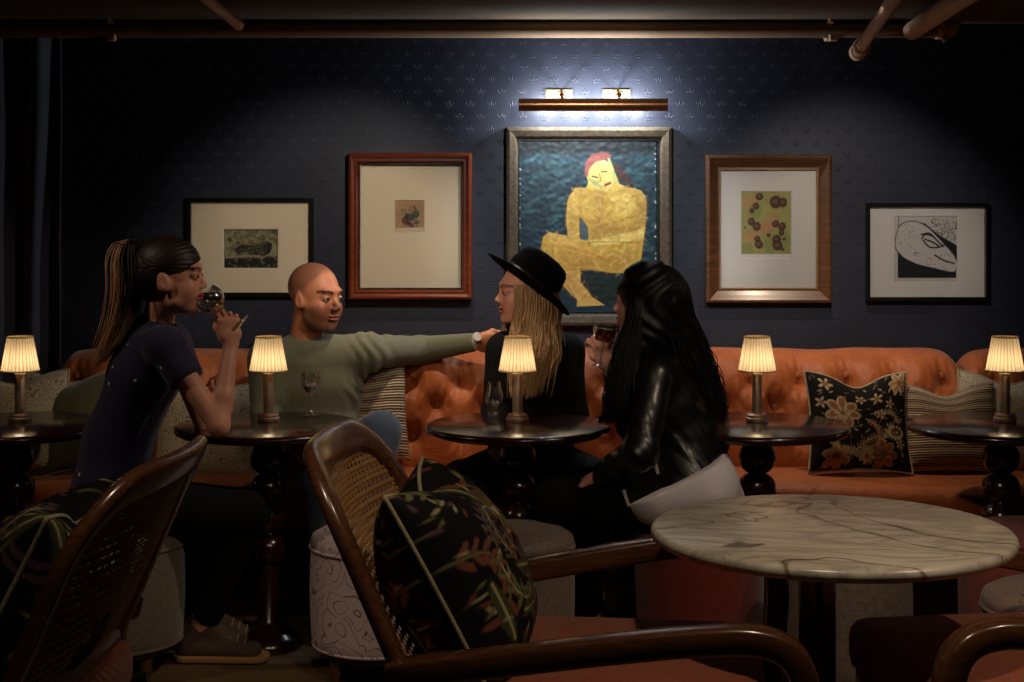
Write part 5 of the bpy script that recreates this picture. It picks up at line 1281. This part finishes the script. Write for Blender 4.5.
# ------------------------------------------------------------------ 4. dark-haired woman in leather
def woman_leather():
    J = dict(head=P(647, 301, 4.90), neck=P(664, 352, 4.94), chest=P(672, 398, 4.94), waist=P(690, 446, 4.93), pel=P(690, 490, 4.90),
             sL=P(655, 378, 4.78), sR=P(672, 370, 5.10), eL=P(640, 452, 4.66), wL=P(600, 476, 4.80), eR=P(632, 425, 5.14), wR=P(612, 368, 4.98),
             hL=P(690, 500, 4.80), kL=P(556, 500, 4.86), aL=P(560, 640, 4.95), hR=P(686, 498, 5.0), kR=P(575, 488, 5.06), aR=P(590, 620, 5.2), fd=(-1, .1, 0))
    R = frame((-.93, .37, .02)); s = 1.0
    hands = [hand_sdf(J['wL'], (-.5, .7, -.35), (-.5, -.5, .1), (-.2, .1, 1), .9, (25, 35, 25)),
             hand_sdf(J['wR'], (-.35, -.12, .92), (-.75, -.3, -.2), (.3, -.95, .1), 1.0, per=[(50, 60, 40), (58, 66, 45), (62, 70, 50), (64, 70, 50)], thumb=[(.028, .026, -.012), (.05, .036, -.035), (.07, .028, -.052), (.088, .016, -.056)])]
    t = person('woman with long black hair in a black leather jacket, seen from behind, lifting a drink', (J['pel'].x, J['pel'].y, 0), J, R, s, True, 0, hands, (232, 170, 150), lip=(160, 70, 66), brow=(20, 14, 14))
    side = (J['sR']-J['sL']).normalized()
    tor = [(s_seg(J['chest']+Vector((-.015, 0, .085)), J['chest'], .135, .158, .090, .118, side), .03), (s_seg(J['chest'], J['waist'], .158, .150, .118, .118, side), .03), (s_seg(J['waist'], J['pel'], .152, .190, .120, .160, side), .03),
          (s_seg(J['sL'], J['sR'], .058), .05), (s_seg(J['neck']-Vector((0, 0, .0)), J['neck']-Vector((0, 0, .05)), .062, .085), .03)]
    pr = [(cut(union(tor, .03), P(680, 479, 4.85), (.43, 0, -.9), .004), .02)]
    for q in 'LR':
        S_, E_, W_ = J['s'+q], J['e'+q], J['w'+q]; pr += [(s_seg(S_, E_, .062, .054), .02), (s_seg(E_, W_-(W_-E_)*.12, .054, .037), .02)]
    def f2(X): # creases round the sleeves and ribs at the waist
        return .0022*np.sin(X[:, 2]*95+X[:, 0]*80+3*np.sin(X[:, 0]*23+X[:, 1]*17))*np.clip((.95-X[:, 2])*3, 0, 1)
    u = wrinkle(union(pr, .02), .007, 24, 12); g = lambda X: u(X)+f2(X); g.bb = u.bb
    jk = iso('leather_jacket', g, .0055, M['leather'], t)
    st = [(s_seg(J['waist'], J['pel'], .145, .170, .112, .134, side), .03), (s_seg(J['pel'], J['pel']+Vector((0.015, 0, -.05)), .184, .188, .155, .158, side), .03), (s_seg(J['pel'], J['pel']+Vector((-.10, 0, -.0)), .15, .13, .105, .085, side), .03), (s_seg(P(700, 488, 4.80), P(658, 492, 4.79), .122, .106), .03)]
    iso('shirt', wrinkle(cut(cut(union(st, .03), P(690, 528, 4.85), (-.2, 0, -1), .01), P(680, 472, 4.85), (-.43, 0, .9), .004), .005, 26, 3), .0055, M['greyshirt'], t)
    trousers(t, J, M['blackcloth'], .95, 9, .012)
    for q in 'LR': shoe(t, J['a'+q], (-1, .1, 0), M['blackcloth'], .95)
    for a, b in (((624, 492), (629, 506)), ((655, 462), (658, 474))):
        bm = BM(); p0, p1 = P(*a, 4.64), P(*b, 4.64); sweep(bm, [p0, p0*.7+p1*.3, p1], .010, .004, side=(1, 0, 0), seg=8); tube(bm, [p0+Vector((0, 0, .006)), p0-Vector((0, 0, .002))], .006, 10); obj('zip_pull', bm, M['steel'], jk, auto=40)
    H = A(J['head'])
    # hair mass
    hp = [(s_ell(H+np.array((.012, 0.0, .030)), (.104, .098, .098)), .03), (s_seg(P(652, 296, 4.86), P(652, 330, 4.84), .060, .055), .03)]
    pts = [(660, 300, 4.90, .088, .085), (667, 335, 4.93, .098, .090), (676, 370, 4.95, .112, .098), (686, 400, 4.96, .115, .098), (690, 418, 4.95, .09, .085)]
    for a, b in zip(pts, pts[1:]): hp.append((s_seg(P(*a[:3]), P(*b[:3]), a[3], b[3], a[4], b[4], (1, 0, 0)), .03))
    hp.append((s_seg(P(638, 310, 4.84), P(634, 350, 4.84), .034, .042), .03)); hp.append((s_seg(P(634, 350, 4.84), P(630, 385, 4.86), .042, .03), .03))
    def face(X): # leave the face open on the far side
        q = (X-H)@R; return q[:, 0]
    um = union(hp, .03)
    fo = s_ell(H+(np.array([(.115, -.02, -.02)])@R.T)[0], (.070, .060, .085), R)
    def hm(X): return smax(um(X), -fo(X), .01)+.004*np.sin(X[:, 0]*90+9*np.sin(X[:, 2]*18))
    hm.bb = um.bb; blk = np.array(C(12, 9, 11)[:3])
    iso('hair', hm, .006, M['hairmat'], t, lambda V: np.tile(blk, (len(V), 1)))
    r = np.random.RandomState(9); n = 800
    th = r.rand(n)*2*PI; top = np.array([tuple(P(652, 278, 4.9))]); ux, uy = np.cos(th), np.sin(th)
    ctrl = []
    for (px, py, d, w, dp) in ((654, 263, 4.90, .012, .012), (655, 270, 4.90, .062, .060), (656, 288, 4.90, .100, .095), (659, 312, 4.91, .104, .094), (667, 340, 4.93, .108, .096), (675, 372, 4.94, .122, .105), (683, 400, 4.95, .125, .105), (688, 425, 4.95, .115, .09)):
        c = A(P(px, py, d)); ctrl.append(c+np.stack([ux*w, uy*dp, 0*ux], 1)*(.93+.12*r.rand(n, 1)))
    ctrl = np.stack(ctrl, 1); ctrl[:, 4:] += r.normal(size=(n, 4, 3))*.009; ctrl[:, -1, 2] += (r.rand(n)-.5)*.07
    keep = ~((ux < -.55) & (uy > -.1)); ps = crn(ctrl[keep], 24); tt = np.linspace(0, 1, 24)
    ps[:, :, 0] += .006*np.sin(tt*26+r.rand(len(ps), 1)*6)*tt; nn = len(ps)
    strand_mesh('hair_locks', ps, .0022, np.tile(blk*1.5, (nn, 24, 1)), M['hairmat'], t)
    n = 160; th = r.rand(n)*2*PI; ctrl = [] # locks falling over the near shoulder
    for (px, py, d, w) in ((640, 285, 4.86, .03), (636, 312, 4.82, .026), (630, 342, 4.80, .036), (622, 372, 4.76, .038), (616, 400, 4.74, .034), (607, 422, 4.74, .022)):
        c = A(P(px, py, d)); ctrl.append(c+np.stack([np.cos(th)*w, np.sin(th)*w, 0*th], 1)*(.5+.6*r.rand(n, 1)))
    ctrl = np.stack(ctrl, 1)+r.normal(size=(n, 6, 3))*.005; ps = crn(ctrl, 22); ps[:, :, 0] += .007*np.sin(np.linspace(0, 22, 22)+r.rand(n, 1)*2)*np.linspace(0, 1, 22)
    strand_mesh('side_locks', ps, .0024, np.tile(blk*1.5, (n, 22, 1)), M['hairmat'], t)
woman_leather()
coupe2 = dict(foot=[(0, 0), (.031, 0), (.031, .0015), (.012, .005), (.0042, .011), (.0034, .03), (.0034, .066)], bowl=[(.006, .074), (.026, .080), (.035, .092), (.038, .110), (.040, .128)])
drinkware('cocktail_glass', 'stemmed glass of rose-coloured drink lifted by the woman in the leather jacket', coupe2, .0012, P(600, 366, 4.90), tilted(None, (.14, .0, 1)), .118, M['rosewine'])

# ================================================================== LIGHT
def spot(x, y, z, tx, ty, tz, e, size, blend=.6, col=(1, .79, .58), soft=.03):
    l = bpy.data.lights.new('ceiling_spot_or_fill', 'SPOT'); l.energy = e; l.color = col; l.spot_size = math.radians(size); l.spot_blend = blend; l.shadow_soft_size = soft
    o = bpy.data.objects.new('ceiling_spot_or_fill', l); COL.objects.link(o); o.location = (x, y, z)
    o.rotation_euler = (Vector((tx, ty, tz))-Vector((x, y, z))).to_track_quat('-Z', 'Y').to_euler()
spot(-.20, 5.22, 2.09, -.30, 5.76, .6, 40, 54, .8)          # sofa between the man and the hat
spot(1.10, 5.36, 2.09, 1.10, 5.75, .6, 32, 66, .9)         # sofa and cushions at right
spot(.30, 4.55, 2.05, .32, 6.0, 1.38, 66, 50, .9, (.92, .96, 1))  # painting
spot(-.1, 4.4, 2.02, -.72, 6.0, 1.22, 54, 44, .8, (1, .90, .76))   # left pictures
spot(1.0, 4.4, 2.02, 1.3, 6.0, 1.2, 46, 46, .8, (1, .90, .82))      # right pictures
spot(.45, 2.6, 2.09, .55, 3.4, .7, 27, 92)                  # marble table and armchair
spot(1.5, 2.7, 2.09, 1.15, 3.5, .45, 26, 60)                # extra lamp added to brighten the right armchair and its seat
spot(-.35, 2.5, 2.09, -.9, 3.3, .8, 20, 60)                 # left armchair
spot(.55, 4.3, 2.09, -.8, 5.0, 1.1, 27, 46, .5)             # two guests at left
spot(-.7, 4.0, 2.09, .08, 5.3, 1.15, 36, 34, .6)            # two guests at the centre
spot(1.3, 3.9, 2.09, .6, 4.85, .75, 20, 40, .5)             # leather jacket
spot(-1.9, 4.2, 2.09, -1.25, 4.8, 1.1, 12, 50, .5)          # behind the ponytail
spot(-.25, 3.1, 2.09, -.62, 5.3, 1.2, 6, 30, .6)             # added fill on the faces of the guests at left, no known fixture
for o in bpy.data.objects:
    if o.get('category') == 'ottoman': o['group'] = 'round upholstered ottomans'
    if o.name.startswith('framed_picture'): o['group'] = 'framed pictures on the dark wall'
    if o.name.startswith('overhead_pipe'): o['group'] = 'pipes crossing the ceiling'
